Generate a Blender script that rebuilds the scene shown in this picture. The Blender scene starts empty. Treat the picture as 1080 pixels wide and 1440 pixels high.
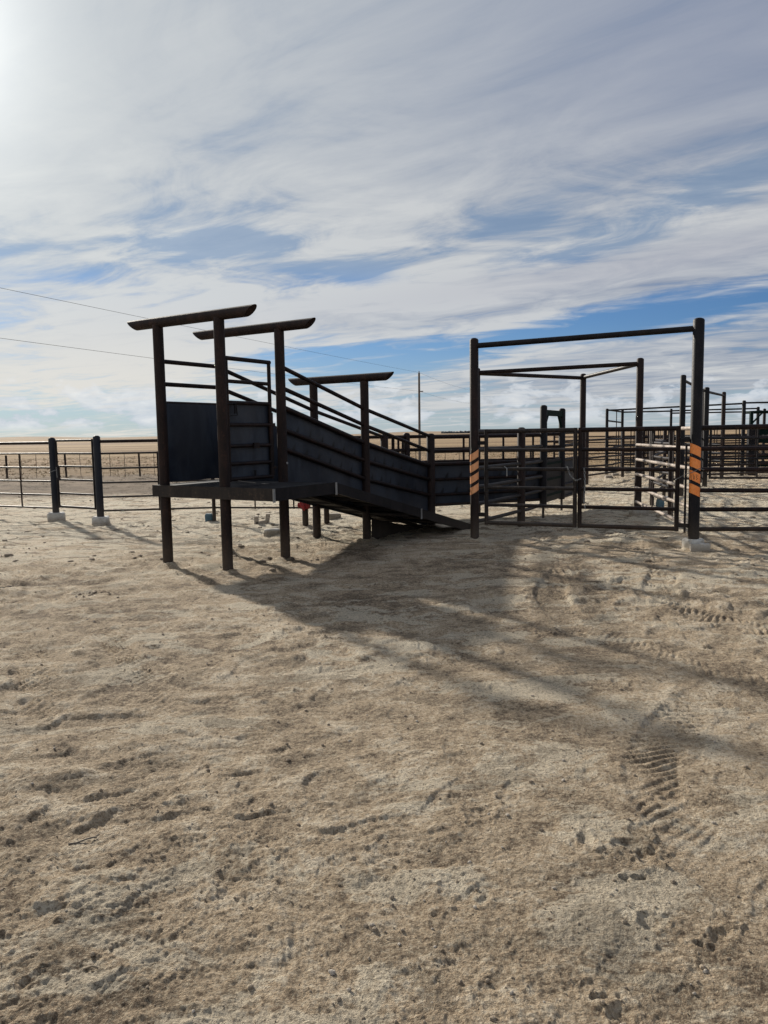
import bpy, math, random
import numpy as np
from mathutils import Vector, Matrix

random.seed(7)
S = bpy.context.scene
COL = S.collection
R = math.radians

# ------------------------------------------------------------------ camera
CAM_H, PITCH, ROLL = 1.6, math.atan(109/1070.0), R(0.92)
cam = bpy.data.cameras.new('camera')
cam.sensor_fit = 'HORIZONTAL'; cam.sensor_width = 36.0; cam.lens = 36.0*1070/1080
cam.clip_start = 0.05; cam.clip_end = 30000
co = bpy.data.objects.new('camera', cam); COL.objects.link(co)
fw = Vector((0, math.cos(PITCH), -math.sin(PITCH)))
up0 = Vector((0, math.sin(PITCH), math.cos(PITCH))); rt0 = Vector((1, 0, 0))
rt = rt0*math.cos(ROLL) - up0*math.sin(ROLL); up = up0*math.cos(ROLL) + rt0*math.sin(ROLL)
m = Matrix((rt, up, -fw)).transposed().to_4x4(); m.translation = (0, 0, CAM_H)
co.matrix_world = m
S.camera = co
S.render.resolution_x, S.render.resolution_y = 768, 1024

# ------------------------------------------------------------------ light
SUN_AZ, SUN_EL = R(-34.0), R(25.0)           # azimuth from +Y towards +X
SUN = Vector((math.sin(SUN_AZ)*math.cos(SUN_EL), math.cos(SUN_AZ)*math.cos(SUN_EL), math.sin(SUN_EL)))
sl = bpy.data.lights.new('sun', 'SUN'); sl.energy = 4.9; sl.angle = R(2.0); sl.color = (1.0, 0.93, 0.82)
so = bpy.data.objects.new('sun', sl); COL.objects.link(so)
so.rotation_euler = SUN.to_track_quat('Z', 'Y').to_euler(); so.location = SUN*50
S.view_settings.view_transform = 'Standard'; S.view_settings.look = 'None'
S.view_settings.exposure = 0.25; S.view_settings.gamma = 1.0; S.view_settings.use_curve_mapping = False
try: S.cycles.max_bounces = 6
except Exception: pass


# ------------------------------------------------------------------ node helpers
class X:
    """a scalar socket with arithmetic"""
    def __init__(s, nt, sock): s.nt, s.s = nt, sock
    def _b(s, op, o, rev=False):
        n = s.nt.nodes.new('ShaderNodeMath'); n.operation = op
        a, b = (o, s) if rev else (s, o)
        for i, v in enumerate((a, b)):
            if isinstance(v, X): s.nt.links.new(v.s, n.inputs[i])
            elif v is not None: n.inputs[i].default_value = v
        return X(s.nt, n.outputs[0])
    def __add__(s, o): return s._b('ADD', o)
    __radd__ = __add__
    def __sub__(s, o): return s._b('SUBTRACT', o)
    def __rsub__(s, o): return s._b('SUBTRACT', o, True)
    def __mul__(s, o): return s._b('MULTIPLY', o)
    __rmul__ = __mul__
    def __truediv__(s, o): return s._b('DIVIDE', o)
    def __rtruediv__(s, o): return s._b('DIVIDE', o, True)
    def exp(s): return s._b('EXPONENT', None)
    def mx(s, o): return s._b('MAXIMUM', o)
    def mn(s, o): return s._b('MINIMUM', o)
    def pw(s, o): return s._b('POWER', o)
    def atan2(s, o): return s._b('ARCTAN2', o)
    def asin(s): return s._b('ARCSINE', None)
    def acos(s): return s._b('ARCCOSINE', None)
    def ss(s, lo, hi):
        n = s.nt.nodes.new('ShaderNodeMapRange'); n.interpolation_type = 'SMOOTHSTEP'
        s.nt.links.new(s.s, n.inputs['Value']); n.inputs['From Min'].default_value = lo; n.inputs['From Max'].default_value = hi
        return X(s.nt, n.outputs[0])


def comb(nt, x, y, z):
    n = nt.nodes.new('ShaderNodeCombineXYZ')
    for i, v in enumerate((x, y, z)):
        if isinstance(v, X): nt.links.new(v.s, n.inputs[i])
        else: n.inputs[i].default_value = v
    return n.outputs[0]


def noise(nt, vec, scale, detail=4, rough=0.55, dist=0.0, col=False):
    n = nt.nodes.new('ShaderNodeTexNoise')
    if vec is not None: nt.links.new(vec, n.inputs['Vector'])
    n.inputs['Scale'].default_value = scale; n.inputs['Detail'].default_value = detail
    n.inputs['Roughness'].default_value = rough; n.inputs['Distortion'].default_value = dist
    return n.outputs['Color'] if col else X(nt, n.outputs['Fac'])


def mixc(nt, f, a, b, mode='MIX'):
    n = nt.nodes.new('ShaderNodeMix'); n.data_type = 'RGBA'; n.blend_type = mode
    if isinstance(f, X): nt.links.new(f.s, n.inputs[0])
    else: n.inputs[0].default_value = f
    for i, v in ((6, a), (7, b)):
        if isinstance(v, (tuple, list)): n.inputs[i].default_value = (*v, 1.0) if len(v) == 3 else v
        else: nt.links.new(v, n.inputs[i])
    return n.outputs[2]


# ------------------------------------------------------------------ sky
W = bpy.data.worlds.new('World'); S.world = W; W.use_nodes = True
nt = W.node_tree; nt.nodes.clear()
tc = nt.nodes.new('ShaderNodeTexCoord'); sep = nt.nodes.new('ShaderNodeSeparateXYZ')
nt.links.new(tc.outputs['Generated'], sep.inputs[0])
dx, dy, dz = (X(nt, sep.outputs[i]) for i in range(3))
sky = nt.nodes.new('ShaderNodeTexSky'); sky.sky_type = 'NISHITA'; sky.sun_disc = False
sky.sun_elevation = SUN_EL; sky.sun_rotation = SUN_AZ
sky.altitude = 900; sky.air_density = 1.0; sky.dust_density = 0.6; sky.ozone_density = 1.6
DEG = 57.2958
az = dx.atan2(dy)*DEG
el = dz.mx(-0.2).asin()*DEG
elp = dz.mx(0.0) + 0.055
px, py = dx/elp, dy/elp
# rotate so that the streaks run along U (towards the left horizon)
a = R(34)
U = px*math.cos(a) - py*math.sin(a)
V = px*math.sin(a) + py*math.cos(a)
warp = noise(nt, comb(nt, U*0.35, V*0.6, 3.1), 1.0, 4, 0.5)
wv = (warp - 0.5)*1.6
n_st = noise(nt, comb(nt, U*0.34, V*0.85 + wv, 0.0), 1.0, 9, 0.58, 0.6)       # streaks
n_sm = noise(nt, comb(nt, U*1.45 + wv*1.3, V*2.3 + wv*0.5, 7.7), 1.0, 10, 0.62, 0.7)            # ripples
n_fi = noise(nt, comb(nt, U*1.6 + wv*1.5, V*6.0, 1.7), 1.0, 8, 0.62, 0.3)            # fine fibres
n_bg = noise(nt, comb(nt, U*0.16, V*0.32, 5.0), 1.0, 3, 0.5)


def blob(ca, ce, ra, re, slope=0.0):
    x = (az - ca)/ra
    y = (el - ce - (az - ca)*slope)/re
    return ((x*x + y*y)*-1.0).exp()


kc = 1.0 - el.ss(13, 24)*0.5
cov = ((n_st - 0.5)*2.6 + (n_sm - 0.5)*2.3 + (n_fi - 0.5)*0.9*el.ss(5, 13))*kc + (n_bg - 0.5)*0.6 + 0.80
cov = cov + el.ss(9, 22)*0.30 + ((az + 6)*-1.0).ss(-4, 26)*0.26
cov = cov - blob(19, 8.0, 15, 1.25, 0.11)*1.25       # long blue gap on the right
cov = cov - blob(-0.8, 11.3, 2.6, 1.0)*0.75
cov = cov - blob(-12.5, 13.6, 5.0, 1.0, 0.05)*0.55
cov = cov - blob(23, 15.5, 6, 1.6, 0.25)*0.6
cov = cov - blob(13, 12.2, 7, 1.4, 0.1)*0.35
cov = cov - blob(-1, 5.2, 9, 1.6, -0.08)*0.7
cov = cov - blob(-24, 1.8, 16, 1.1)*0.6
cov = cov - blob(14, 5.4, 9, 0.8, 0.0)*0.25
cov = cov + blob(18, 10.6, 26, 1.5, 0.10)*0.9       # grey-white bank above the gap
cov = cov + blob(18, 4.2, 15, 1.8, 0.03)*0.75
cov = cov - el.ss(3.2, 0.0)*0.5
cover = cov.ss(0.08, 1.05).mx(el.ss(9.5, 13)*0.42)
# cumulus puffs low over the horizon
cuv = comb(nt, az*0.34, el*0.85, 1.3)
n_cu = noise(nt, cuv, 1.0, 7, 0.58, 0.25)
n_cub = noise(nt, comb(nt, az*0.10, 0.0, 4.0), 1.0, 2, 0.5)
cu = (n_cu - 0.535 + (n_cub - 0.5)*0.35 + (1.0 - (el - 1.7)*(el - 1.7)*0.30)*0.10)
cum = cu.ss(0.0, 0.085)*el.ss(0.35, 1.2)*el.ss(5.2, 3.0)
# angle to the sun
dot = dx*SUN.x + dy*SUN.y + dz*SUN.z
th = dot.mn(1.0).acos()*DEG
glow = (th*th*(-1.0/(7.0*7.0))).exp()
glow2 = (th*(-1.0/19.0)).exp()
hsv = nt.nodes.new('ShaderNodeMix'); hsv.data_type = 'RGBA'; hsv.blend_type = 'MULTIPLY'; hsv.inputs[0].default_value = 1
nt.links.new(sky.outputs[0], hsv.inputs[6]); hsv.inputs[7].default_value = (0.030, 0.045, 0.066, 1)
base = hsv.outputs[2]
# pale air near the horizon
base = mixc(nt, el.ss(8.0, -1.0)*0.70, base, (0.43, 0.49, 0.54))
base = mixc(nt, el.ss(9.5, 13.0)*0.55, base, (0.21, 0.32, 0.43))
shade = (((n_sm - 0.5)*2.3 + (n_st - 0.5)*2.2 + (n_fi - 0.5)*1.0*el.ss(5, 13))*kc + 0.20 + dy.ss(0.3, -0.7)*0.5 + el.ss(23, 9)*0.36 + (az*-1.0).ss(-26, 20)*0.34).mx(0).mn(1)
ccol = mixc(nt, shade, (0.205, 0.25, 0.345), (0.55, 0.56, 0.57))
ccol = mixc(nt, blob(20, 11.5, 30, 1.2, 0.10)*0.45, ccol, (0.42, 0.42, 0.47))
ccol = mixc(nt, el.ss(13, 24)*az.ss(-8, 24)*0.45, ccol, (0.205, 0.235, 0.35))
ccol = mixc(nt, el.ss(11.0, 3.0)*az.ss(6, -22)*0.8, ccol, (0.74, 0.68, 0.60))
ccol = mixc(nt, (glow2*0.95).mn(1.0), ccol, (0.80, 0.83, 0.80))
cucol = mixc(nt, (n_cu*2.6 - 1.1).mx(0).mn(1), (0.48, 0.54, 0.62), (0.92, 0.91, 0.88))
out = mixc(nt, cover*0.93, base, ccol)
out = mixc(nt, cum*(1.0 - cover*0.35)*0.92, out, cucol)
glowc = comb(nt, glow*0.95, glow*0.95, glow*0.92)
out = mixc(nt, 1.0, out, glowc, 'ADD')
# below the horizon: earth colour
out = mixc(nt, el.ss(-0.6, -3.0), out, (0.20, 0.16, 0.12))
bg = nt.nodes.new('ShaderNodeBackground'); nt.links.new(out, bg.inputs[0]); bg.inputs[1].default_value = 0.90
wo = nt.nodes.new('ShaderNodeOutputWorld'); nt.links.new(bg.outputs[0], wo.inputs[0])


# ------------------------------------------------------------------ materials
def mat(name):
    m = bpy.data.materials.new(name); m.use_nodes = True
    nt = m.node_tree; b = nt.nodes['Principled BSDF']
    return m, nt, b


def bump(nt, b, h, strength, dist):
    n = nt.nodes.new('ShaderNodeBump'); n.inputs['Strength'].default_value = strength; n.inputs['Distance'].default_value = dist
    nt.links.new(h.s, n.inputs['Height']); nt.links.new(n.outputs[0], b.inputs['Normal'])


def steel(name, c0, c1, crust, rough=0.5, metal=0.25, dirt=0.35, scale=1.0, dirtlow=True, spec=0.16):
    m, nt, b = mat(name)
    g = nt.nodes.new('ShaderNodeNewGeometry')
    P = g.outputs['Position']
    mp = nt.nodes.new('ShaderNodeMapping'); nt.links.new(P, mp.inputs[0]); mp.inputs['Scale'].default_value = (1, 1, 0.28)
    n1 = noise(nt, mp.outputs[0], 9*scale, 7, 0.68, 0.4); n2 = noise(nt, P, 38*scale, 5, 0.65); n3 = noise(nt, P, 1.7, 3)
    c = mixc(nt, n1.ss(0.35, 0.65), c0, c1)
    c = mixc(nt, (n2.ss(0.54, 0.72) + (n1*n2).ss(0.28, 0.36)*0.6).mn(1)*dirt, c, crust)
    if dirtlow:
        s = nt.nodes.new('ShaderNodeSeparateXYZ'); nt.links.new(P, s.inputs[0]); z = X(nt, s.outputs[2])
        c = mixc(nt, (z.ss(0.55, 0.0)*(n2 + n3 - 0.35)).mx(0).mn(1)*0.55, c, (0.13, 0.105, 0.08))
    nt.links.new(c, b.inputs['Base Color'])
    nt.links.new((n2*0.35 + rough - 0.12).s, b.inputs['Roughness']); b.inputs['Specular IOR Level'].default_value = spec
    b.inputs['Metallic'].default_value = metal
    bump(nt, b, n2, 0.35, 0.004)
    return m


M = {}
M['post'] = steel('rusty_post_steel', (0.012, 0.0085, 0.0088), (0.024, 0.0145, 0.013), (0.070, 0.036, 0.026), 0.55, 0.0)
M['pipe'] = steel('dark_pipe_steel', (0.007, 0.0048, 0.0055), (0.018, 0.010, 0.009), (0.07, 0.034, 0.024), 0.46, 0.05)
M['black'] = steel('black_pipe_steel', (0.006, 0.006, 0.008), (0.012, 0.011, 0.014), (0.035, 0.026, 0.022), 0.5, 0.0)
M['grey'] = steel('weathered_grey_steel', (0.013, 0.011, 0.012), (0.027, 0.022, 0.020), (0.11, 0.075, 0.055), 0.46, 0.0, spec=0.2)
M['bluepost'] = steel('slate_post_steel', (0.012, 0.015, 0.022), (0.020, 0.022, 0.028), (0.05, 0.04, 0.036), 0.5, 0.0)
M['green'] = steel('green_painted_steel', (0.004, 0.013, 0.012), (0.007, 0.019, 0.017), (0.02, 0.02, 0.018), 0.6, 0.0, 0.2, 1, False, 0.05)
M['glare'] = steel('sun_glare_pipe', (0.42, 0.36, 0.31), (0.30, 0.25, 0.21), (0.055, 0.042, 0.036), 0.6, 0.1, 0.9, 0.6, False)  # sun and sky glare on the pipe put into its base colour
M['galv'] = steel('galvanised_steel', (0.22, 0.23, 0.24), (0.32, 0.33, 0.34), (0.14, 0.11, 0.09), 0.4, 0.6, 0.3, 1, False)
M['deck'] = steel('scuffed_deck_steel', (0.016, 0.017, 0.020), (0.032, 0.031, 0.032), (0.13, 0.11, 0.09), 0.6, 0.0, 0.5, 1, False)


def sheet_mat():
    m, nt, b = mat('blued_sheet_steel')
    g = nt.nodes.new('ShaderNodeNewGeometry'); P = g.outputs['Position']
    mp = nt.nodes.new('ShaderNodeMapping'); nt.links.new(P, mp.inputs[0]); mp.inputs['Scale'].default_value = (1, 1, 0.35)
    n1 = noise(nt, mp.outputs[0], 3.2, 6, 0.62, 0.5); n2 = noise(nt, P, 30, 5, 0.6); n3 = noise(nt, P, 1.4, 3)
    c = mixc(nt, n1.ss(0.38, 0.66), (0.011, 0.016, 0.028), (0.034, 0.044, 0.062))
    c = mixc(nt, n3.ss(0.45, 0.62)*0.5, c, (0.044, 0.047, 0.056))
    c = mixc(nt, n2.ss(0.58, 0.8)*0.25, c, (0.10, 0.08, 0.065))
    at = nt.nodes.new('ShaderNodeAttribute'); at.attribute_name = 'scorch'
    sc = X(nt, at.outputs['Fac'])
    c = mixc(nt, (sc*(n2*1.6 + 0.2)).mn(1), c, (0.004, 0.005, 0.007))
    nt.links.new(c, b.inputs['Base Color']); b.inputs['Metallic'].default_value = 0.1; b.inputs['Specular IOR Level'].default_value = 0.25
    nt.links.new((n1*0.3 + 0.34).s, b.inputs['Roughness'])
    n4 = noise(nt, mp.outputs[0], 2.0, 3)
    bump(nt, b, n4 + n2*0.05, 0.5, 0.02)
    return m


M['sheet'] = sheet_mat()


def plain(name, c0, c1, scale, rough, bd=0.004, metal=0.0, spots=None):
    m, nt, b = mat(name)
    g = nt.nodes.new('ShaderNodeNewGeometry'); P = g.outputs['Position']
    n1 = noise(nt, P, scale, 7, 0.65)
    n2 = noise(nt, P, scale*6, 4, 0.6)
    c = mixc(nt, n1.ss(0.35, 0.65), c0, c1)
    if spots: c = mixc(nt, n2.ss(0.55, 0.7)*0.7, c, spots)
    nt.links.new(c, b.inputs['Base Color']); b.inputs['Roughness'].default_value = rough
    b.inputs['Metallic'].default_value = metal
    if name == 'weathered_concrete':
        sz = nt.nodes.new('ShaderNodeSeparateXYZ'); nt.links.new(P, sz.inputs[0]); zz_ = X(nt, sz.outputs[2])
        c = mixc(nt, ((zz_*-1.0).ss(-0.11, 0.0) + n2 - 0.45).mx(0).mn(1)*0.7, c, (0.27, 0.22, 0.16)); nt.links.new(c, b.inputs['Base Color'])
    bump(nt, b, n1 + n2*0.4, 0.6, bd)
    return m


M['concrete'] = plain('weathered_concrete', (0.40, 0.39, 0.36), (0.56, 0.55, 0.52), 7, 0.9, 0.012, 0, (0.28, 0.25, 0.21))
M['orange'] = plain('orange_reflective_tape', (0.85, 0.24, 0.045), (0.90, 0.31, 0.08), 14, 0.4, 0.001, 0, (0.45, 0.17, 0.07))
M['tan_orange'] = plain('faded_orange_tape', (0.78, 0.34, 0.15), (0.86, 0.42, 0.20), 14, 0.45, 0.001, 0, (0.45, 0.24, 0.14))
M['marker'] = plain('black_marker_ink', (0.02, 0.015, 0.012), (0.03, 0.02, 0.02), 20, 0.6, 0.0005)
M['red'] = plain('red_cloth', (0.16, 0.010, 0.014), (0.30, 0.02, 0.022), 22, 0.75, 0.01, 0, (0.12, 0.01, 0.012))
M['blue'] = plain('blue_painted_block', (0.05, 0.11, 0.15), (0.09, 0.16, 0.20), 10, 0.7, 0.004)
M['stone'] = plain('pale_stone', (0.30, 0.26, 0.21), (0.42, 0.37, 0.31), 30, 0.9, 0.004, 0, (0.16, 0.13, 0.10))
M['clod'] = plain('dirt_clod', (0.19, 0.15, 0.11), (0.32, 0.26, 0.19), 40, 0.95, 0.006)
M['wood'] = plain('grey_weathered_wood', (0.10, 0.085, 0.07), (0.17, 0.145, 0.12), 12, 0.85, 0.004)
M['stick'] = plain('pale_dry_stick', (0.20, 0.16, 0.11), (0.30, 0.24, 0.17), 30, 0.85, 0.002)
M['drygrass'] = plain('dry_grass', (0.26, 0.19, 0.10), (0.38, 0.29, 0.16), 3, 0.8, 0.002)
M['tuft'] = plain('dark_dry_weed', (0.085, 0.060, 0.038), (0.15, 0.11, 0.065), 3, 0.9, 0.002)
M['weed'] = plain('green_weed', (0.06, 0.085, 0.035), (0.10, 0.12, 0.055), 3, 0.8, 0.002)
M['leaf'] = plain('far_tree_foliage', (0.085, 0.095, 0.105), (0.12, 0.13, 0.135), 1, 0.9, 0.05)
M['white'] = plain('white_plastic', (0.62, 0.61, 0.57), (0.74, 0.73, 0.70), 20, 0.5, 0.001)


def ground_mat():
    m, nt, b = mat('corral_dirt')
    g = nt.nodes.new('ShaderNodeNewGeometry'); P = g.outputs['Position']
    s = nt.nodes.new('ShaderNodeSeparateXYZ'); nt.links.new(P, s.inputs[0])
    x, y = X(nt, s.outputs[0]), X(nt, s.outputs[1])
    fl = comb(nt, x, y, 0.0)
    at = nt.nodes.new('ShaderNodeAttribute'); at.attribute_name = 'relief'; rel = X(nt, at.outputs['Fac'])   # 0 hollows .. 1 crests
    n05 = noise(nt, fl, 0.22, 5, 0.55, 0.4); n1 = noise(nt, fl, 0.8, 7, 0.6, 0.6); n2 = noise(nt, fl, 4.5, 8, 0.65, 0.3)
    n3 = noise(nt, fl, 26, 6, 0.7); n4 = noise(nt, fl, 120, 4, 0.7); n35 = noise(nt, fl, 58, 5, 0.72, 0.3); n6 = noise(nt, fl, 1.7, 6, 0.6, 1.0)
    dark, mid, pale = (0.180, 0.130, 0.088), (0.545, 0.420, 0.287), (0.81, 0.700, 0.54)
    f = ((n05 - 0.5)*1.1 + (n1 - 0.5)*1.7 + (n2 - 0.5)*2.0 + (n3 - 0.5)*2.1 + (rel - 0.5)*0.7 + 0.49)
    # pale crust: more of it a little way off, by the fences
    f = f + (y.ss(8.5, 13)*y.ss(30, 20))*0.10 + blobg(nt, x, y, -6, 14, 6, 4.5)*0.16 + blobg(nt, x, y, 5.2, 7.6, 2.6, 1.1)*0.16
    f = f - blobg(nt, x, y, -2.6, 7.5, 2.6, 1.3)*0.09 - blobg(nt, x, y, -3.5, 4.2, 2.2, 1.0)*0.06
    f = f - blobg(nt, x, y, 0.9, 8.8, 2.3, 2.2)*0.20 - blobg(nt, x, y, 1.6, 5.2, 2.4, 0.8)*0.06  # brown bare patch, its colour also darkened across the chute's shadow zone
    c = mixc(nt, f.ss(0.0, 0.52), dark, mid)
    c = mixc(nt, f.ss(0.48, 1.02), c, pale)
    # broken pale crust: hard edged flakes, thick on the trodden rim by the fences
    v9 = comb(nt, x*0.9 + y*0.25, y*1.5 - x*0.2, 3.0)
    n9 = noise(nt, v9, 1.6, 9, 0.66, 0.5)
    rim = (y.ss(9.0, 13)*y.ss(27, 20)*0.9 + blobg(nt, x, y, 5.4, 8.2, 3.2, 1.3) + blobg(nt, x, y, -0.6, 6.4, 1.6, 1.6)*0.45).mn(1.0)
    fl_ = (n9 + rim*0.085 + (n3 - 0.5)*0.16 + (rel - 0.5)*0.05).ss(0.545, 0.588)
    c = mixc(nt, fl_*(rim*0.35 + 0.55), c, (0.78, 0.70, 0.55))
    dk = (noise(nt, v9, 2.3, 8, 0.68, 0.4) - rim*0.012 + (n3 - 0.5)*0.14).ss(0.455, 0.41)
    c = mixc(nt, dk*(rim*0.45 + 0.42), c, (0.155, 0.118, 0.082))
    c = mixc(nt, n6.ss(0.60, 0.74)*n2.ss(0.45, 0.6)*0.45, c, (0.56, 0.50, 0.39))
    c = mixc(nt, (n1*n3).ss(0.30, 0.42)*0.35, c, (0.30, 0.20, 0.135))        # reddish soil
    c = mixc(nt, n4.ss(0.54, 0.64)*0.72, c, (0.12, 0.09, 0.062))           # dark crumbs
    c = mixc(nt, n4.ss(0.46, 0.36)*0.55, c, (0.70, 0.62, 0.46))
    # 20-34 m: trampled brown soil, after the fleck mixes
    c = mixc(nt, n35.ss(0.52, 0.61)*0.62, c, (0.16, 0.118, 0.078))  # dark flecks: shadows of soil grains put into the colour
    c = mixc(nt, n35.ss(0.47, 0.38)*0.40, c, (0.72, 0.63, 0.47))
    r = (x*x + y*y).pw(0.5)
    wob = (n05 - 0.5)*11 + (n1 - 0.5)*4
    bw = comb(nt, x*0.10, y*0.55, 2.0)
    nb = noise(nt, bw, 1.0, 6, 0.62)
    brown = mixc(nt, (nb*0.7 + n1*0.5).ss(0.45, 0.75), (0.105, 0.076, 0.052), (0.26, 0.195, 0.135))
    left = x.ss(9, 0)
    c = mixc(nt, (y + wob*0.45).ss(19.5, 23.0)*left*0.92, c, brown)
    # beyond: dry tan grassland
    fw_ = comb(nt, x*0.012, y*0.05, 9.0); nf = noise(nt, fw_, 1.0, 7, 0.6)
    fb = noise(nt, comb(nt, x*0.0016, y*0.009, 4.0), 1.0, 5, 0.55)
    field = mixc(nt, nf.ss(0.36, 0.64), (0.19, 0.122, 0.062), (0.33, 0.228, 0.122))
    field = mixc(nt, fb.ss(0.50, 0.60)*0.55, field, (0.40, 0.285, 0.160))
    field = mixc(nt, fb.ss(0.44, 0.36)*0.6, field, (0.19, 0.125, 0.085))
    c = mixc(nt, (y + wob*0.8).ss(31.5, 36), c, field)
    band = mixc(nt, n1, (0.44, 0.30, 0.18), (0.32, 0.22, 0.13))
    c = mixc(nt, ((y + wob*0.3).ss(44, 48)*(y + wob*0.3).ss(66, 60))*0.55, c, band)
    c = mixc(nt, r.ss(150, 1600)*0.30, c, (0.24, 0.19, 0.165))
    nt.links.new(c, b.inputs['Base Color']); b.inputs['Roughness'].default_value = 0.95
    try: b.inputs['Specular IOR Level'].default_value = 0.2
    except Exception: pass
    bump(nt, b, n3*0.9 + n4*0.5 + n35*0.8 + n2*0.8 + n9*0.8, 1.0, 0.05)
    return m


def blobg(nt, x, y, cx, cy, rx, ry):
    a_ = (x - cx)/rx; b_ = (y - cy)/ry
    return ((a_*a_ + b_*b_)*-1.0).exp()


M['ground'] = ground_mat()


# ------------------------------------------------------------------ mesh builder
class MB:
    def __init__(s): s.v, s.f, s.sm = [], [], []
    def _add(s, vs, fs, smooth):
        o = len(s.v); s.v += [tuple(v) for v in vs]
        s.f += [tuple(i + o for i in f) for f in fs]; s.sm += [smooth]*len(fs)
    def tube(s, p0, p1, r, seg=10, r1=None, dome=0.0, dome0=0.0):
        p0, p1 = Vector(p0), Vector(p1); r1 = r if r1 is None else r1
        d = (p1 - p0).normalized(); q = d.orthogonal().normalized(); w = d.cross(q)
        rings = []
        if dome0: rings += [(p0 - d*dome0, r*0.45), (p0 - d*dome0*0.6, r*0.82)]
        rings += [(p0, r), (p1, r1)]
        if dome: rings += [(p1 + d*dome*0.6, r1*0.82), (p1 + d*dome, r1*0.45)]
        vs = []
        for c, rr in rings:
            for i in range(seg):
                t = 2*math.pi*i/seg; vs.append(c + (q*math.cos(t) + w*math.sin(t))*rr)
        fs = []
        for k in range(len(rings)-1):
            for i in range(seg):
                j = (i+1) % seg; fs.append((k*seg+i, k*seg+j, (k+1)*seg+j, (k+1)*seg+i))
        s._add(vs, fs, True)
        n = len(rings)-1
        s._add(vs[:seg], [tuple(reversed(range(seg)))], False)
        s._add(vs[n*seg:], [tuple(range(seg))], False)
        return s
    def path(s, pts, r, seg=8):
        pts = [Vector(p) for p in pts]; vs = []; q = None
        for k, p in enumerate(pts):
            d = ((pts[min(k+1, len(pts)-1)] - pts[max(k-1, 0)])).normalized()
            q = d.orthogonal().normalized() if q is None else (q - d*q.dot(d)).normalized()
            w = d.cross(q)
            for i in range(seg):
                t = 2*math.pi*i/seg; vs.append(p + (q*math.cos(t) + w*math.sin(t))*r)
        fs = [(k*seg+i, k*seg+(i+1) % seg, (k+1)*seg+(i+1) % seg, (k+1)*seg+i) for k in range(len(pts)-1) for i in range(seg)]
        s._add(vs, fs, True)
        s._add(vs[:seg], [tuple(reversed(range(seg)))], False); s._add(vs[-seg:], [tuple(range(seg))], False)
        return s
    def box(s, c, ax, ay, az_):
        """centre and three half-axis vectors"""
        c, ax, ay, az_ = Vector(c), Vector(ax), Vector(ay), Vector(az_)
        vs = [c + ax*i + ay*j + az_*k for k in (-1, 1) for j in (-1, 1) for i in (-1, 1)]
        fs = [(0, 2, 3, 1), (4, 5, 7, 6), (0, 1, 5, 4), (2, 6, 7, 3), (0, 4, 6, 2), (1, 3, 7, 5)]
        s._add(vs, fs, False); return s
    def prism(s, poly, off):
        """polygon (list of points) pushed along off"""
        n = len(poly); a_ = [Vector(p) for p in poly]; b_ = [p + Vector(off) for p in a_]
        fs = [tuple(range(n)), tuple(reversed(range(n, 2*n)))] + [(i, n+i, n+(i+1) % n, (i+1) % n) for i in range(n)]
        s._add(a_+b_, fs, False); return s
    def rock(s, c, rx, ry, rz, seed=0, sub=1):
        rnd = random.Random(seed); n, mrow = (7, 5) if sub else (5, 4)
        vs = [Vector((0, 0, 1))]; fs = []
        for k in range(1, mrow):
            ph = math.pi*k/mrow
            for i in range(n):
                t = 2*math.pi*i/n + k*0.4; j = rnd.uniform(0.78, 1.12)
                vs.append(Vector((math.sin(ph)*math.cos(t), math.sin(ph)*math.sin(t), math.cos(ph)))*j)
        vs.append(Vector((0, 0, -1))); L = len(vs)-1
        for i in range(n):
            j = (i+1) % n; fs.append((0, 1+i, 1+j)); fs.append((L, L-n+j, L-n+i))
            for k in range(mrow-2): fs.append((1+k*n+i, 1+(k+1)*n+i, 1+(k+1)*n+j, 1+k*n+j))
        t = rnd.uniform(0, 6); ct, st = math.cos(t), math.sin(t)
        vv = [Vector((v.x*rx*ct - v.y*ry*st, v.x*rx*st + v.y*ry*ct, v.z*rz)) + Vector(c) for v in vs]
        s._add(vv, fs, False); return s
    def build(s, name, m, parent=None, base=None):
        me = bpy.data.meshes.new(name)
        b = Vector(base) if base is not None else (ORI.get(parent.name, Vector()) if parent else Vector())
        me.from_pydata([tuple(Vector(v) - b) for v in s.v], [], s.f)
        me.polygons.foreach_set('use_smooth', s.sm); me.materials.append(M[m]); me.update()
        o = bpy.data.objects.new(name, me); COL.objects.link(o)
        if parent:
            o.parent = parent; ORI[o.name] = b
        elif base is not None:
            o.location = b; ORI[o.name] = b
        return o


ORI = {}


def tag(o, label, cat=None, group=None, kind=None):
    if label: o['label'] = label
    if cat: o['category'] = cat
    if group: o['group'] = group
    if kind: o['kind'] = kind
    return o


def thing(name, label, cat, loc, group=None):
    o = bpy.data.objects.new(name, None); COL.objects.link(o); o.location = loc; o.empty_display_size = 0.1
    ORI[o.name] = Vector(loc); tag(o, label, cat, group); return o


def V3(p, z): return Vector((p[0], p[1], z))


# ------------------------------------------------------------------ ground relief
rs = np.random.RandomState(11)
PERM = rs.permutation(512); PERM = np.concatenate([PERM, PERM, PERM])
GR = np.stack([np.cos(np.linspace(0, 2*np.pi, 64, endpoint=False)), np.sin(np.linspace(0, 2*np.pi, 64, endpoint=False))], 1)


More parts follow.
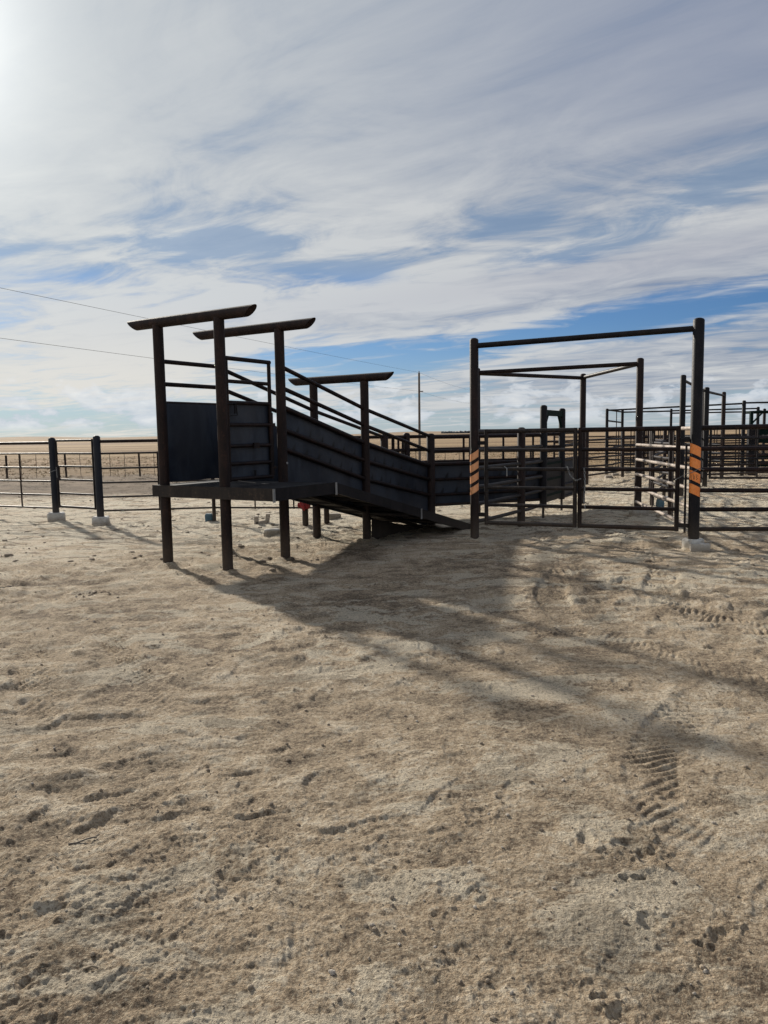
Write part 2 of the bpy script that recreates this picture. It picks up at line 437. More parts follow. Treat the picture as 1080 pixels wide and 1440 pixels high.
def perlin(x, y):
    xi, yi = np.floor(x).astype(np.int64), np.floor(y).astype(np.int64)
    xf, yf = x - xi, y - yi
    u, v = xf*xf*xf*(xf*(xf*6-15)+10), yf*yf*yf*(yf*(yf*6-15)+10)
    def gd(a, b, fx, fy):
        h = PERM[(PERM[a & 511] + (b & 511))] & 63
        g = GR[h]; return g[:, 0]*fx + g[:, 1]*fy
    n00 = gd(xi, yi, xf, yf); n10 = gd(xi+1, yi, xf-1, yf); n01 = gd(xi, yi+1, xf, yf-1); n11 = gd(xi+1, yi+1, xf-1, yf-1)
    return (n00*(1-u) + n10*u)*(1-v) + (n01*(1-u) + n11*u)*v


def seg_dist(x, y, pts):
    best = np.full(x.shape, 1e9); along = np.zeros(x.shape); side = np.zeros(x.shape); L = 0
    for (ax, ay), (bx, by) in zip(pts[:-1], pts[1:]):
        vx, vy = bx-ax, by-ay; ll = math.hypot(vx, vy)
        t = np.clip(((x-ax)*vx + (y-ay)*vy)/(ll*ll), 0, 1)
        ex, ey = x-(ax+t*vx), y-(ay+t*vy); d = np.hypot(ex, ey)
        k = d < best
        best[k] = d[k]; along[k] = (L + t*ll)[k]; side[k] = np.sign(vx*ey - vy*ex)[k]
        L += ll
    return best, along, side


def smooth_path(pts, n=14):
    out = []
    P = [pts[0]] + list(pts) + [pts[-1]]
    for i in range(1, len(P)-2):
        p0, p1, p2, p3 = (np.array(P[i+k]) for k in (-1, 0, 1, 2))
        for t in np.linspace(0, 1, n, endpoint=False):
            out.append(tuple(0.5*((2*p1) + (-p0+p2)*t + (2*p0-5*p1+4*p2-p3)*t*t + (-p0+3*p1-3*p2+p3)*t**3)))
    out.append(tuple(P[-2])); return out


TRACKS = [  # path, half width, tread strength
    ([(-5.6, 9.6), (-3.9, 7.2), (-2.7, 5.6), (-1.9, 4.2)], 0.15, 0.011),
    ([(-5.0, 10.0), (-3.2, 7.4), (-2.1, 5.8), (-1.3, 4.3)], 0.12, 0.009),
    ([(2.6, 13.0), (2.3, 9.5), (1.6, 7.2), (1.9, 5.4), (3.3, 3.9), (5.6, 2.9)], 0.17, 0.010),
    ([(3.6, 12.0), (3.3, 9.0), (2.7, 7.2), (3.2, 5.7), (4.8, 4.5), (7, 3.8)], 0.17, 0.010),
    ([(-9, 11.6), (-5, 12.2), (-1, 11.2), (0.6, 9.0), (0.9, 6.6), (0.2, 4.6)], 0.15, 0.006),
    ([(4.2, 6.0), (2.4, 4.9), (1.35, 3.7), (1.2, 2.7), (1.5, 1.6)], 0.14, 0.007),
    ([(5.4, 5.2), (3.7, 4.2), (2.6, 3.1), (2.4, 2.0)], 0.14, 0.007),
    ([(3.4, 12.5), (4.4, 16), (6, 20), (9, 26)], 0.16, 0.008),
    ([(2.6, 12.5), (3.6, 16.6), (5.2, 21), (8, 27)], 0.16, 0.008),
    ([(-11, 20), (-6, 17.4), (-1, 16.8)], 0.2, 0.006),
    ([(9, 8.0), (5, 8.4), (2, 9.4), (-1, 9.9)], 0.18, 0.006),
    ([(9, 6.6), (5, 6.9), (2.2, 7.9), (0, 8.9)], 0.18, 0.006),
]
TRACKS = [(smooth_path(p), w, a_) for p, w, a_ in TRACKS]
rd = random.Random(5)
DENTS = []
for i in range(150):
    r_ = 1.7 + 7.5*rd.random()**0.8; t_ = rd.uniform(-0.6, 0.62)
    x_, y_ = r_*math.sin(t_), r_*math.cos(t_)
    if rd.random() < 0.45 and not (x_ > 0.1 or y_ > 5): continue
    DENTS.append((x_, y_, rd.uniform(0.035, 0.075), rd.uniform(0.6, 1.0), rd.uniform(0, 3.14), rd.uniform(0.004, 0.011)))
DENTS += [(1.05, 2.28, 0.05, 0.7, 0.6, 0.012), (0.96, 2.72, 0.07, 0.5, 1.3, 0.014), (0.77, 2.85, 0.06, 0.5, 1.5, 0.013), (0.86, 2.35, 0.05, 0.8, 0.2, 0.012)]


FEET = [(-1.89, 9.05), (-2.76, 9.59), (-1.31, 9.98), (-2.18, 10.52), (-0.27, 11.66), (-1.08, 12.16), (0.84, 13.44), (1.38, 11.52), (2.38, 13.13),
        (4.37, 16.72), (4.20, 10.25), (4.90, 14.62), (-6.52, 15.06), (-5.36, 14.32), (-3.28, 14.62), (-1.42, 13.65), (-1.06, 13.98)]


def relief(x, y):
    """terrain height and a 0..1 crest measure (numpy arrays)"""
    r = np.hypot(x, y)
    near = np.clip((60 - r)/30, 0, 1)
    wx = perlin(x*0.9+5, y*0.9)*0.25; wy = perlin(x*0.9, y*0.9+9)*0.25
    X_, Y_ = x+wx, y+wy
    # soil was dragged and trodden mostly one way: stretch the lumps
    ca, sa = math.cos(0.35), math.sin(0.35)
    a1, b1 = X_*ca + Y_*sa, -X_*sa + Y_*ca
    a1 = a1*0.50
    rough = np.clip(0.85 + perlin(x*0.35+20, y*0.35)*1.0, 0.45, 1.3)
    # the middle, in the lee of the chute, is packed smoother
    rough = rough*(1 - 0.55*np.exp(-(((x-0.1)/1.7)**2 + ((y-9.0)/2.6)**2)))
    big = perlin(x*0.28, y*0.28)*0.040 + perlin(x*0.6+3, y*0.6)*0.022
    qx = perlin(x*3.1+11, y*3.1)*0.10; qy = perlin(x*3.1, y*3.1+17)*0.10
    a2, b2 = a1 + qx, b1 + qy
    h1 = perlin(a1*2.3, b1*2.3)*0.031
    h2 = perlin(a2*5.6+7, b2*5.0)*0.027 + (np.abs(perlin(a2*3.9+3, b2*4.3))-0.15)*0.022
    h3 = perlin(a2*12, b2*11)*0.0122
    h4 = perlin(a2*27, b2*24+4)*0.0068
    h5 = perlin(X_*47, Y_*52)*0.0052*np.clip((13-r)/5, 0, 1)
    h6 = perlin(X_*100, Y_*105)*0.0030*np.clip((7-r)/3, 0, 1)
    # sharp broken edges
    e = perlin(X_*3.3+40, Y_*3.3); edge = np.clip((e-0.10)/0.07, 0, 1)*0.016 + np.clip((perlin(X_*7.5, Y_*7.5+40)-0.16)/0.06, 0, 1)*0.008
    nr_ = np.clip(0.45 + (r-2.2)/4.5, 0.45, 1.0)
    small = ((h1 + h2)*nr_ + h3*(0.4+0.6*nr_) + h4 + h5 + h6 + edge*nr_)*rough
    z = big + small
    for pts, w, amp in TRACKS:
        xs = [p[0] for p in pts]; ys = [p[1] for p in pts]
        k = (x > min(xs)-0.5) & (x < max(xs)+0.5) & (y > min(ys)-0.5) & (y < max(ys)+0.5)
        if not k.any(): continue
        d, al, sd = seg_dist(x[k], y[k], pts)
        inside = np.clip((w - d)/0.03, 0, 1)
        fade = np.clip(0.6 + perlin(x[k]*0.6, y[k]*0.6+60)*1.5, 0.35, 1)
        bar = np.clip(np.sin((al + sd*d*0.8 + perlin(x[k]*6, y[k]*6)*0.05)*2*np.pi/0.07)*2.0, -1, 1)*np.clip(0.6+perlin(x[k]*4, y[k]*4+30)*1.6, 0, 1)
        rim = np.exp(-((d-w-0.03)/0.035)**2)*0.45*amp*np.clip(0.6+perlin(x[k]*5, y[k]*5+9)*1.8, 0, 1.4)
        z[k] = z[k]*(1-0.55*inside*fade) + fade*(inside*(-0.8*amp + amp*bar) + rim)
    for (cx, cy, rr, asp, an, dep) in DENTS:
        k = (np.abs(x-cx) < rr*2.6) & (np.abs(y-cy) < rr*2.6)
        if not k.any(): continue
        u = (x[k]-cx)*math.cos(an) + (y[k]-cy)*math.sin(an); v = (-(x[k]-cx)*math.sin(an) + (y[k]-cy)*math.cos(an))/asp
        q = np.hypot(u, v)/rr*(1 + perlin(x[k]*11, y[k]*11)*1.1 + perlin(x[k]*34, y[k]*34)*0.5)
        z[k] += -dep*np.clip((1.05-q)/0.6, 0, 1) + dep*0.42*np.exp(-((q-1.35)/0.28)**2)
    for (cx, cy) in FEET:                       # scoured and piled soil at the post feet
        k = (np.abs(x-cx) < 0.6) & (np.abs(y-cy) < 0.6)
        if not k.any(): continue
        q = np.hypot(x[k]-cx, y[k]-cy)*(1 + perlin(x[k]*6, y[k]*6)*0.6)
        z[k] += 0.030*np.exp(-((q-0.09)/0.05)**2) - 0.020*np.exp(-((q-0.27)/0.10)**2)
    crest = np.clip(0.5 + small*9, 0, 1)
    z = z*near
    # far: gentle rises on the plain
    az_ = np.degrees(np.arctan2(x, y))
    far = np.clip((r-500)/2500, 0, 1)
    z = z + far*(4 + 9*np.exp(-((az_+27)/9.0)**2) + 9*np.exp(-((az_-14)/16.0)**2) + 2.0*np.sin(az_*0.7))*1.0 - 0.0
    return z - 0.012*near, crest


def gh(x, y):
    return float(relief(np.array([float(x)]), np.array([float(y)]))[0][0])


def build_ground():
    D = []
    a_ = -180.0
    while a_ < 180:
        D.append(a_)
        q = abs(a_)
        a_ += 0.075 if (-33 <= a_ < 32) else (0.3 if q < 48 else 4.0)
    ang = np.radians(np.array(D)); na = len(ang)
    dep = []
    # ground distance as the view angle below the horizon shrinks evenly
    t = 50.0
    while t > 1.2: dep.append(1.6/math.tan(math.radians(t))); t -= 0.064 if t < 42 else 0.4
    r_ = dep[-1]
    while r_ < 14000: r_ *= 1.09; dep.append(r_)
    rad = np.array([0.05, 0.5] + dep); nr = len(rad)
    A, Rr = np.meshgrid(ang, rad)
    x, y = (np.sin(A)*Rr).ravel(), (np.cos(A)*Rr).ravel()
    z, crest = relief(x, y)
    co_ = np.stack([x, y, z], 1).astype(np.float32)
    i, j = np.meshgrid(np.arange(nr-1), np.arange(na), indexing='ij'); j2 = (j+1) % na
    q = np.stack([i*na+j, i*na+j2, (i+1)*na+j2, (i+1)*na+j], -1).reshape(-1, 4)[:, ::-1].astype(np.int32)
    me = bpy.data.meshes.new('ground')
    me.vertices.add(len(co_)); me.vertices.foreach_set('co', co_.ravel())
    me.loops.add(q.size); me.loops.foreach_set('vertex_index', q.ravel())
    me.polygons.add(len(q)); me.polygons.foreach_set('loop_start', np.arange(0, q.size, 4, dtype=np.int32))
    me.update(calc_edges=True)
    me.polygons.foreach_set('use_smooth', np.ones(len(q), dtype=bool))
    at = me.attributes.new('relief', 'FLOAT', 'POINT'); at.data.foreach_set('value', crest.astype(np.float32))
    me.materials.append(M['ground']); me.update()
    if me.polygons[len(q)//2].normal.z < 0: me.flip_normals()
    o = bpy.data.objects.new('ground', me); COL.objects.link(o)
    tag(o, 'dry rutted corral dirt running out into tan grassland', kind='structure')
    print('ground quads', len(q))


build_ground()

# ------------------------------------------------------------------ generic pen pieces
ZR = [0.25, 0.52, 0.78, 1.06, 1.34, 1.62]      # usual rail heights


def post(parent, p, h, r=0.067, m='post', z0=-0.3, name='post', lean=(0, 0)):
    return MB().tube((p[0], p[1], z0), (p[0]+lean[0], p[1]+lean[1], h-0.025), r, 14, dome=0.03).build(name, m, parent)


def rail(parent, a_, b_, r=0.024, m='pipe', seg=8, name='rail'):
    return MB().tube(a_, b_, r, seg).build(name, m, parent)


def footing(parent, p, wx=0.17, wy=0.16, h=0.12, seed=1, m='concrete', rot=0.2):
    """a poured collar, a little out of square, chamfered on top"""
    rnd = random.Random(seed); mb = MB(); z = gh(p[0], p[1])-0.06
    c, s_ = math.cos(rot), math.sin(rot)
    rings = [(1.0, 0), (1.03, 0.07+h*0.45), (1.0, 0.06+h*0.85), (0.86, 0.06+h)]
    vs = []
    for k, (q, dz_) in enumerate(rings):
        for i in range(12):
            t = 2*math.pi*i/12
            ex = abs(math.cos(t))**0.5*math.copysign(1, math.cos(t)); ey = abs(math.sin(t))**0.5*math.copysign(1, math.sin(t))
            j = rnd.uniform(0.95, 1.04)
            lx, ly = ex*wx*q*j, ey*wy*q*j
            vs.append((p[0]+lx*c-ly*s_, p[1]+lx*s_+ly*c, z+dz_+rnd.uniform(-.006, .006)))
    fs = [(k*12+i, k*12+(i+1) % 12, (k+1)*12+(i+1) % 12, (k+1)*12+i) for k in range(3) for i in range(12)]
    mb._add(vs, fs, False); mb._add(vs[36:], [tuple(range(12))], False)
    return mb.build('footing', m, parent)


def fence(label, pts, zr=ZR, ph=1.65, rr=0.029, pr=0.06, m='pipe', pm='post', posts=None, stays=0, cat='pipe fence', name='pipe_fence',
          group=None, toprad=None, dz=None, jit=0.0):
    """pipe fence through pts; posts = indices that get a post; stays per span"""
    t = thing(name, label, cat, V3(pts[0], 0), group)
    n = len(pts)
    for i, p in enumerate(pts):
        if posts is None or i in posts: post(t, p, ph, pr, pm)
    for i in range(n-1):
        a_, b_ = Vector((*pts[i], 0)), Vector((*pts[i+1], 0))
        for k, z in enumerate(zr):
            r_ = toprad if (toprad and k == len(zr)-1) else rr
            j1, j2 = random.uniform(-jit, jit), random.uniform(-jit, jit)
            bw = random.uniform(-0.012, 0.006); pa, pb = a_ + Vector((0, 0, z+j1)), b_ + Vector((0, 0, z+j2))
            MB().path([pa, pa.lerp(pb, 0.3) + Vector((0, bw, bw)), pa.lerp(pb, 0.7) + Vector((0, -bw*0.6, bw*0.9)), pb], r_, 8).build('rail', m, t)
        for k in range(stays):
            q = a_.lerp(b_, (k+1)/(stays+1)); nrm = Vector((b_.y-a_.y, a_.x-b_.x, 0)).normalized()*(rr+0.006)
            MB().box(q + nrm + Vector((0, 0, (zr[0]+zr[-1])/2)), (b_-a_).normalized()*0.018, nrm.normalized()*0.005, (0, 0, (zr[-1]-zr[0])/2+0.02)).build('stay', m, t)
    return t


def gate(label, a_, b_, zr=ZR, m='pipe', fr=0.031, rr=0.0265, name='pen_gate', cat='gate', mid=0, topr=0.033):
    """a leaf of welded pipe with mitred frame, from a_ to b_"""
    t = thing(name, label, cat, V3(a_, 0))
    A_, B_ = V3(a_, 0), V3(b_, 0); zt, zb = zr[-1], zr[0]
    f = MB()
    f.tube(A_+Vector((0, 0, zt)), B_+Vector((0, 0, zt)), topr, 10)
    f.tube(A_+Vector((0, 0, zb)), B_+Vector((0, 0, zb)), fr, 10)
    f.tube(A_+Vector((0, 0, zb-fr)), A_+Vector((0, 0, zt+topr)), fr, 10)
    f.tube(B_+Vector((0, 0, zb-fr)), B_+Vector((0, 0, zt+topr)), fr, 10)
    f.build('frame', m, t)
    for z in zr[1:-1]: rail(t, A_+Vector((0, 0, z)), B_+Vector((0, 0, z)), rr, m)
    for k in range(mid):
        q = A_.lerp(B_, (k+1)/(mid+1)); MB().tube(q+Vector((0, 0, zb)), q+Vector((0, 0, zt)), rr*0.9, 8).build('stay', m, t)
    return t


def chain(label, pts, parent=None, m='galv', link=0.034, sag=0.0, name='chain', cat='chain'):
    P = [Vector(p) for p in pts]; mb = MB(); L = []
    for a_, b_ in zip(P[:-1], P[1:]):
        n = max(1, int((b_-a_).length/link))
        for i in range(n): L.append((a_.lerp(b_, i/n), a_.lerp(b_, (i+1)/n)))
    for k, (a_, b_) in enumerate(L):
        d = (b_-a_); c = (a_+b_)/2; dn = d.normalized(); q = dn.orthogonal().normalized()
        if k % 2: q = dn.cross(q)
        hl, hw = link*0.62, link*0.30; ring = []
        for i in range(8):
            t = 2*math.pi*i/8; ring.append(c + dn*math.cos(t)*hl + q*math.sin(t)*hw)
        ring.append(ring[0].copy()); mb.path(ring, link*0.11, 4)
    base = P[0]
    o = mb.build(name, m, parent, None if parent else base)
    if not parent: tag(o, label, cat)
    return o


# ------------------------------------------------------------------ LOADING CHUTE
O = Vector((-1.89, 9.05, 0)); d_ = Vector((0.528, 0.849, 0)).normalized(); w_ = Vector((d_.y, -d_.x, 0))
UZ = Vector((0, 0, 1))


def C(s, w, z=0.0): return O + d_*s + w_*w + UZ*z


def prof(s, a0, a1, a2):
    """height along the chute given at s=1.09, 3.07, 5.17"""
    if s <= 1.09: return a0
    if s <= 3.07: return a0 + (a1-a0)*(s-1.09)/1.98
    return a1 + (a2-a1)*(s-3.07)/2.10


FLOOR = (1.0, 0.50, 0.0)
WL = -0.96


def wl(s_):
    return -1.025 if s_ < 2 else WL


chute = thing('loading_chute', 'large dark steel cattle loading chute with side catwalk sloping down from raised platform', 'loading chute', C(0, 0, 0))
pr = 0.065
CP = [(0, 0), (0, wl(0)), (1.09, 0), (1.09, wl(0)), (3.07, 0), (3.07, WL), (5.17, 0), (5.17, WL)]
HT = {0: 2.99, 1.09: 2.97, 3.07: 2.41, 5.17: 1.60}
for s_, w in CP:
    p = C(s_, w); lean = (0, 0)
    if s_ < 5: MB().tube((p.x, p.y, -0.4), (p.x, p.y, HT[s_]), pr, 16).build('post', 'post', chute)
    else: post(chute, p, HT[s_], 0.072, 'post')


def crossbeam(s_, zc, r, w0, w1):
    """log-like pipe whose ends are cut long on top"""
    seg = 18; vs = []
    rings = [w0, w1]
    q1, q2 = d_, UZ
    vs = []; ns = 9
    for k in range(ns):
        f = k/(ns-1)
        for i in range(seg):
            t = 2*math.pi*i/seg; ox, oz = math.cos(t)*r, math.sin(t)*r
            cut = (r - oz)*1.15
            ww = (w0 + cut) + ((w1 - cut) - (w0 + cut))*f
            vs.append(C(s_, ww, zc) + q1*ox + q2*oz)
    fs = [(k*seg+i, k*seg+(i+1) % seg, (k+1)*seg+(i+1) % seg, (k+1)*seg+i) for k in range(ns-1) for i in range(seg)]
    mb = MB(); mb._add(vs, fs, True); mb._add(vs[:seg], [tuple(reversed(range(seg)))], False); mb._add(vs[-seg:], [tuple(range(seg))], False)
    return mb.build('crossbeam', 'post', chute)


crossbeam(0, 3.018, 0.064, -1.55, 0.57)
crossbeam(1.09, 3.00, 0.063, -1.52, 0.58)
crossbeam(3.07, 2.46, 0.062, -1.45, 0.52)


def sheet(parent, Pfun, L, zb, zt, rails=(), name='sheet_panel', n=90, mz=22, th=0.004, nrm=None, pitch=0.27, phase=0.1, marks=True):
    """steel sheet along Pfun(s) (0..L) between bottom zb(s) and top zt(s); weld scorch marks stand on each rail line"""
    me = bpy.data.meshes.new(name); vs = []; sc = []
    b = ORI[parent.name]
    for side in (0, 1):
        for i in range(n+1):
            s_ = L*i/n; p = Pfun(s_); z0, z1 = zb(s_), zt(s_)
            for k in range(mz+1):
                z = z0 + (z1-z0)*k/mz
                wav = 0.004*math.sin(s_*5.1)*math.sin(z*3)
                v = Vector((p.x, p.y, z)) + nrm*(wav + th*side)
                vs.append(tuple(v-b)); q = 0.0
                if marks:
                    for ri, rf in enumerate(rails):
                        hz = z - rf(s_)
                        if -0.01 < hz < 0.15:
                            u = (s_ + phase + ri*0.09 - hz*0.35) % pitch
                            half = 0.045*(1 - hz/0.15)
                            q = max(q, min(1, max(0, (half - abs(u - pitch/2))/0.018)))
                sc.append(q)
    N = (n+1)*(mz+1); fs = []
    for side in (0, 1):
        for i in range(n):
            for k in range(mz):
                a0 = side*N + i*(mz+1)+k; f = (a0, a0+mz+1, a0+mz+2, a0+1)
                fs.append(f if side else f[::-1])
    for i in range(n):
        for k in (0, mz):
            a0 = i*(mz+1)+k; fs.append((a0, a0+mz+1, a0+mz+1+N, a0+N))
    for k in range(mz):
        for i in (0, n):
            a0 = i*(mz+1)+k; fs.append((a0, a0+1, a0+1+N, a0+N))
    me.from_pydata(vs, [], fs); at = me.attributes.new('scorch', 'FLOAT', 'POINT'); at.data.foreach_set('value', sc)
    me.materials.append(M['sheet']); me.update()
    o = bpy.data.objects.new(name, me); COL.objects.link(o); o.parent = parent; ORI[o.name] = b
    return o


T1, T2 = (1.69, 1.20, 0.79), (1.44, 0.92, 0.51)
TOPS = (1.98, 1.47, 1.03)
for w, off in ((0, -0.035), (WL, 0.035)):
    for s0, s1 in ((1.09, 3.07), (3.07, 5.17)):
        a0, a1 = s0+pr*0.6, s1-pr*0.6
        sheet(chute, lambda t, a0=a0, w=w, off=off: C(a0+t, w+off), a1-a0, lambda t, a0=a0: prof(a0+t, *FLOOR)-0.04,
              lambda t, a0=a0: prof(a0+t, *TOPS), [lambda t, a0=a0: prof(a0+t, *T1)+0.02, lambda t, a0=a0: prof(a0+t, *T2)+0.02], nrm=w_, phase=0.05+s0*0.03)
        for tr, rr in ((TOPS, 0.036), (T1, 0.031), (T2, 0.031), ((2.50, 1.99, 1.55), 0.029), ((2.23, 1.74, 1.29), 0.029)):
            rail(chute, C(s0, w, prof(s0, *tr)), C(s1, w, prof(s1, *tr)), rr, 'pipe', 10)
# first bay, far side: sheet with two open rails above it
sheet(chute, lambda t: C(0.05+t, wl(0)+0.035), 1.0, lambda t: 1.045, lambda t: 2.03, nrm=w_, marks=False, n=30)
for z, r_ in ((2.03, 0.03), (2.27, 0.028), (2.55, 0.028)): rail(chute, C(0, wl(0), z), C(1.09, wl(0), z), r_, 'pipe', 10)
for z in (1.72, 1.45): rail(chute, C(0, wl(0)-0.01, z), C(1.09, wl(0)-0.01, z), 0.026, 'pipe', 10)
# first bay, near side: a swinging man gate with sheet behind its lower rails
mg = MB()
g0, g1 = 0.09, 0.865
for s_ in (g0, g1): mg.tube(C(s_, 0.0, 1.06), C(s_, 0.0, 2.53), 0.024, 10)
mg.tube(C(g0-0.02, 0, 2.53), C(g1+0.02, 0, 2.53), 0.026, 10); mg.tube(C(g0, 0, 1.09), C(g1, 0, 1.09), 0.024, 10)
man = mg.build('man_gate', 'pipe', chute); tag(man, 'narrow man gate with sheet below and open rails above')
for z, r_ in ((2.26, 0.023), (2.01, 0.024), (1.745, 0.023), (1.49, 0.023), (1.275, 0.023)): rail(man, C(g0, 0, z), C(g1, 0, z), r_, 'pipe', 10)
ORI[man.name] = ORI[chute.name]
sheet(man, lambda t: C(g0+t, -0.034), g1-g0, lambda t: 1.08, lambda t: 1.99, nrm=w_, marks=False, n=24, mz=10)
lt = MB().path([C(g0-0.05, 0.03, 1.99), C(g0+0.12, 0.03, 2.0), C(g0+0.13, 0.035, 1.86), C(g0+0.02, 0.035, 1.85)], 0.008, 6)
lt.box(C(g0+0.10, 0.03, 1.93), d_*0.012, w_*0.006, UZ*0.055); lt.build('latch', 'black', man)
MB().box(C(0.55, 0.03, 1.49), d_*0.05, w_*0.012, UZ*0.034).build('bracket', 'pipe', man)
MB().box(C(0.55, 0.0, 1.15), d_*0.010, w_*0.008, UZ*0.035).build('stop', 'black', man)
MB().tube(C(g1+0.035, 0, 1.10), C(g1+0.035, 0, 1.9), 0.013, 8).build('hinge_pin', 'pipe', chute)
for z in (1.2, 1.75): MB().box(C(g1+0.04, 0.0, z), d_*0.035, w_*0.02, UZ*0.018).build('hinge', 'pipe', man)
# platform deck, chute floor, catwalk
WO = 0.80; WI = WL-0.2
MB().prism([C(-0.08, WI, 1.004), C(1.12, WI, 1.004), C(1.12, WO, 1.004), C(-0.08, WO, 1.004)], UZ*-0.012).build('platform_deck', 'deck', chute)


def ramp(w0, w1, s0, s1, z0, z1, name):
    MB().prism([C(s0, w0, z0), C(s1, w0, z1), C(s1, w1, z1), C(s0, w1, z0)], UZ*-0.012).build(name, 'deck', chute)


ramp(-0.05, WO, 1.121, 5.15, 1.0, 0.03, 'catwalk_deck')
ramp(WL+0.0, -0.055, 1.121, 5.15, 0.99, 0.01, 'ramp_floor')
ORIc = chute
for k in range(17):                               # tread cleats across the ramp floor
    s_ = 1.3 + k*0.22; z = 1.0-(s_-1.121)*0.2405
    MB().box(C(s_, (WL)/2, z+0.012), d_*0.018, w_*0.42, UZ*0.014).build('cleat', 'deck', chute)


def channel(p0, p1, out, h=0.145, name='fascia_channel', m='grey'):
    """C-shaped edge channel between two top points, open side inwards"""
    p0, p1, out = Vector(p0), Vector(p1), Vector(out).normalized(); mb = MB(); t = 0.006; f = 0.045
    for (o0, o1, z0, z1) in ((0, -t, 0, -h), (-t, -f, 0, -t), (-t, -f, -h+t, -h)):
        q = [p0+out*o0+UZ*z0, p0+out*o1+UZ*z0, p0+out*o1+UZ*z1, p0+out*o0+UZ*z1]
        mb.prism(q, p1-p0)
    return mb.build(name, m, chute)


channel(C(-0.085, WI, 1.012), C(-0.085, WO+0.004, 1.012), -d_, m='grey')
channel(C(-0.083, WI-0.003, 1.010), C(1.12, WI-0.003, 1.010), -w_, name='fascia_channel', m='black')
channel(C(-0.083, WO+0.003, 1.010), C(1.135, WO+0.003, 1.010), w_, m='black')
channel(C(1.137, WO+0.003, 1.010), C(5.12, WO+0.003, 0.045), w_, 0.135, m='black')
for s_, z in ((-0.07, 1.0), (1.14, 1.0), (3.35, 0.465)):
    MB().box(C(s_, WO+0.012, z-0.07), d_*0.018, w_*0.005, UZ*0.078).build('lug', 'galv', chute)
for s_ in (0.3, 0.75): MB().box(C(s_, (WI+WO)/2, 0.955), d_*0.03, w_*0.95, UZ*0.035).build('joist', 'black', chute)
for k in range(8):
    s_ = 1.35+k*0.48; z = 1.0-(s_-1.121)*0.2405
    MB().box(C(s_, (WL+WO)/2, z-0.034), d_*0.03, w_*0.86, UZ*0.018).build('joist', 'black', chute)
MB().tube(C(1.09, 0.0, 0.92), C(5.1, 0.0, -0.08), 0.03, 8).build('stringer', 'black', chute)
for s_ in (3.07,): MB().tube(C(s_, 0, prof(s_, *FLOOR)-0.10), C(s_, WO-0.05, prof(s_, *FLOOR)-0.10), 0.03, 8).build('bearer', 'black', chute)
MB().prism([C(3.2, 0.01, 0.30), C(5.1, 0.01, -0.1), C(3.2, 0.01, -0.1)], -w_*0.006).build('shade_fill', 'black', chute)  # black sheet added for the shade under the ramp, not a real skirt
for z in (1.23,): MB().tube(C(1.09, 0.068, z+0.02), C(1.09, 0.078, z+0.02), 0.016, 8).build('bolt', 'galv', chute)

# ------------------------------------------------------------------ GATEWAY with orange striped posts
A, B = Vector((1.38, 11.52, 0)), Vector((4.20, 10.25, 0))
gw = thing('gateway_frame', 'tall pipe gateway with orange striped posts and a header bar across the double gate', 'gateway', A)


def stripe(parent, c, r, z0, h, slope, a0, a1, m):
    """strip of tape lying on a post, seen from the front; a0..a1 degrees, -90 = facing -Y"""
    n = 12; vs = []
    for k in range(n+1):
        t = R(a0 + (a1-a0)*k/n); x_ = math.cos(t)*r
        for zz_ in (z0, z0+h):
            z = zz_ + slope*(x_)/r*0.5
            vs += [(c.x+math.cos(t)*(r-0.001), c.y+math.sin(t)*(r-0.001), z), (c.x+math.cos(t)*(r+0.0015), c.y+math.sin(t)*(r+0.0015), z)]
    fs = []
    for k in range(n):
        a_, b_ = k*4, k*4+4
        fs += [(a_+1, b_+1, b_+3, a_+3), (a_+1, a_, b_, b_+1), (a_+3, b_+3, b_+2, a_+2)]
    fs += [(0, 1, 3, 2), (n*4, n*4+2, n*4+3, n*4+1)]
    mb = MB(); mb._add(vs, fs, False); return mb.build('tape_stripe', m, parent)


pA = post(gw, A, 3.0, 0.066, 'post'); pB = post(gw, B, 3.06, 0.074, 'black')
for k in range(4): stripe(pA, A, 0.066, 1.21-k*0.168, 0.110, 0.085, -185, -32, 'tan_orange')
for k in range(4): stripe(pB, B, 0.074, 1.25-k*0.178, 0.130, -0.075, -180, -50, 'orange')
mk = MB()
for (t0, t1, z0, z1) in ((-152, -148, 0.99, 0.93), (-148, -138, 0.93, 0.925), (-128, -127, 1.0, 0.94), (-127, -118, 0.94, 0.935), (-118, -117, 0.935, 0.985), (-104, -90, 1.0, 0.99), (-90, -98, 0.99, 0.965), (-98, -88, 0.965, 0.945), (-88, -102, 0.945, 0.925)):
    rr = 0.0762; f_ = lambda t, z: (B.x+math.cos(R(t))*rr, B.y+math.sin(R(t))*rr, z)
    mk.path([f_(t0, z0), f_((t0+t1)/2, (z0+z1)/2), f_(t1, z1)], 0.0028, 4)
mk.build('marker_writing', 'marker', pB)
MB().tube(V3(A, 2.89), V3(B, 2.93), 0.040, 12).build('header_bar', 'black', gw)
footing(gw, B, 0.125, 0.115, 0.13, 3)
MB().box((B.x+0.02, B.y-0.165, 0.03), (0.12, -0.02, 0), (0.008, 0.045, 0), (0.004, 0, 0.05)).build('footing', 'concrete', gw)
u_ = (B-A).normalized(); nf = Vector((u_.y, -u_.x, 0))
MB().tube(B-u_*0.115+UZ*0.20, B-u_*0.115+UZ*1.40, 0.016, 8).build('hinge_pin', 'black', gw)
for z in (0.30, 1.46): MB().box(B-u_*0.13+UZ*z, u_*0.075, nf*0.022, UZ*0.028).build('hinge', 'black', gw)
for z in (0.37, 1.45): MB().box(A+u_*0.11+UZ*z, u_*0.06, nf*0.022, UZ*0.028).build('hinge', 'black', gw)
L = (B-A).length
m0 = 1.50
gate('left leaf of the double pen gate, hung on the fainter striped post', A+u_*0.185, A+u_*m0, m='grey')
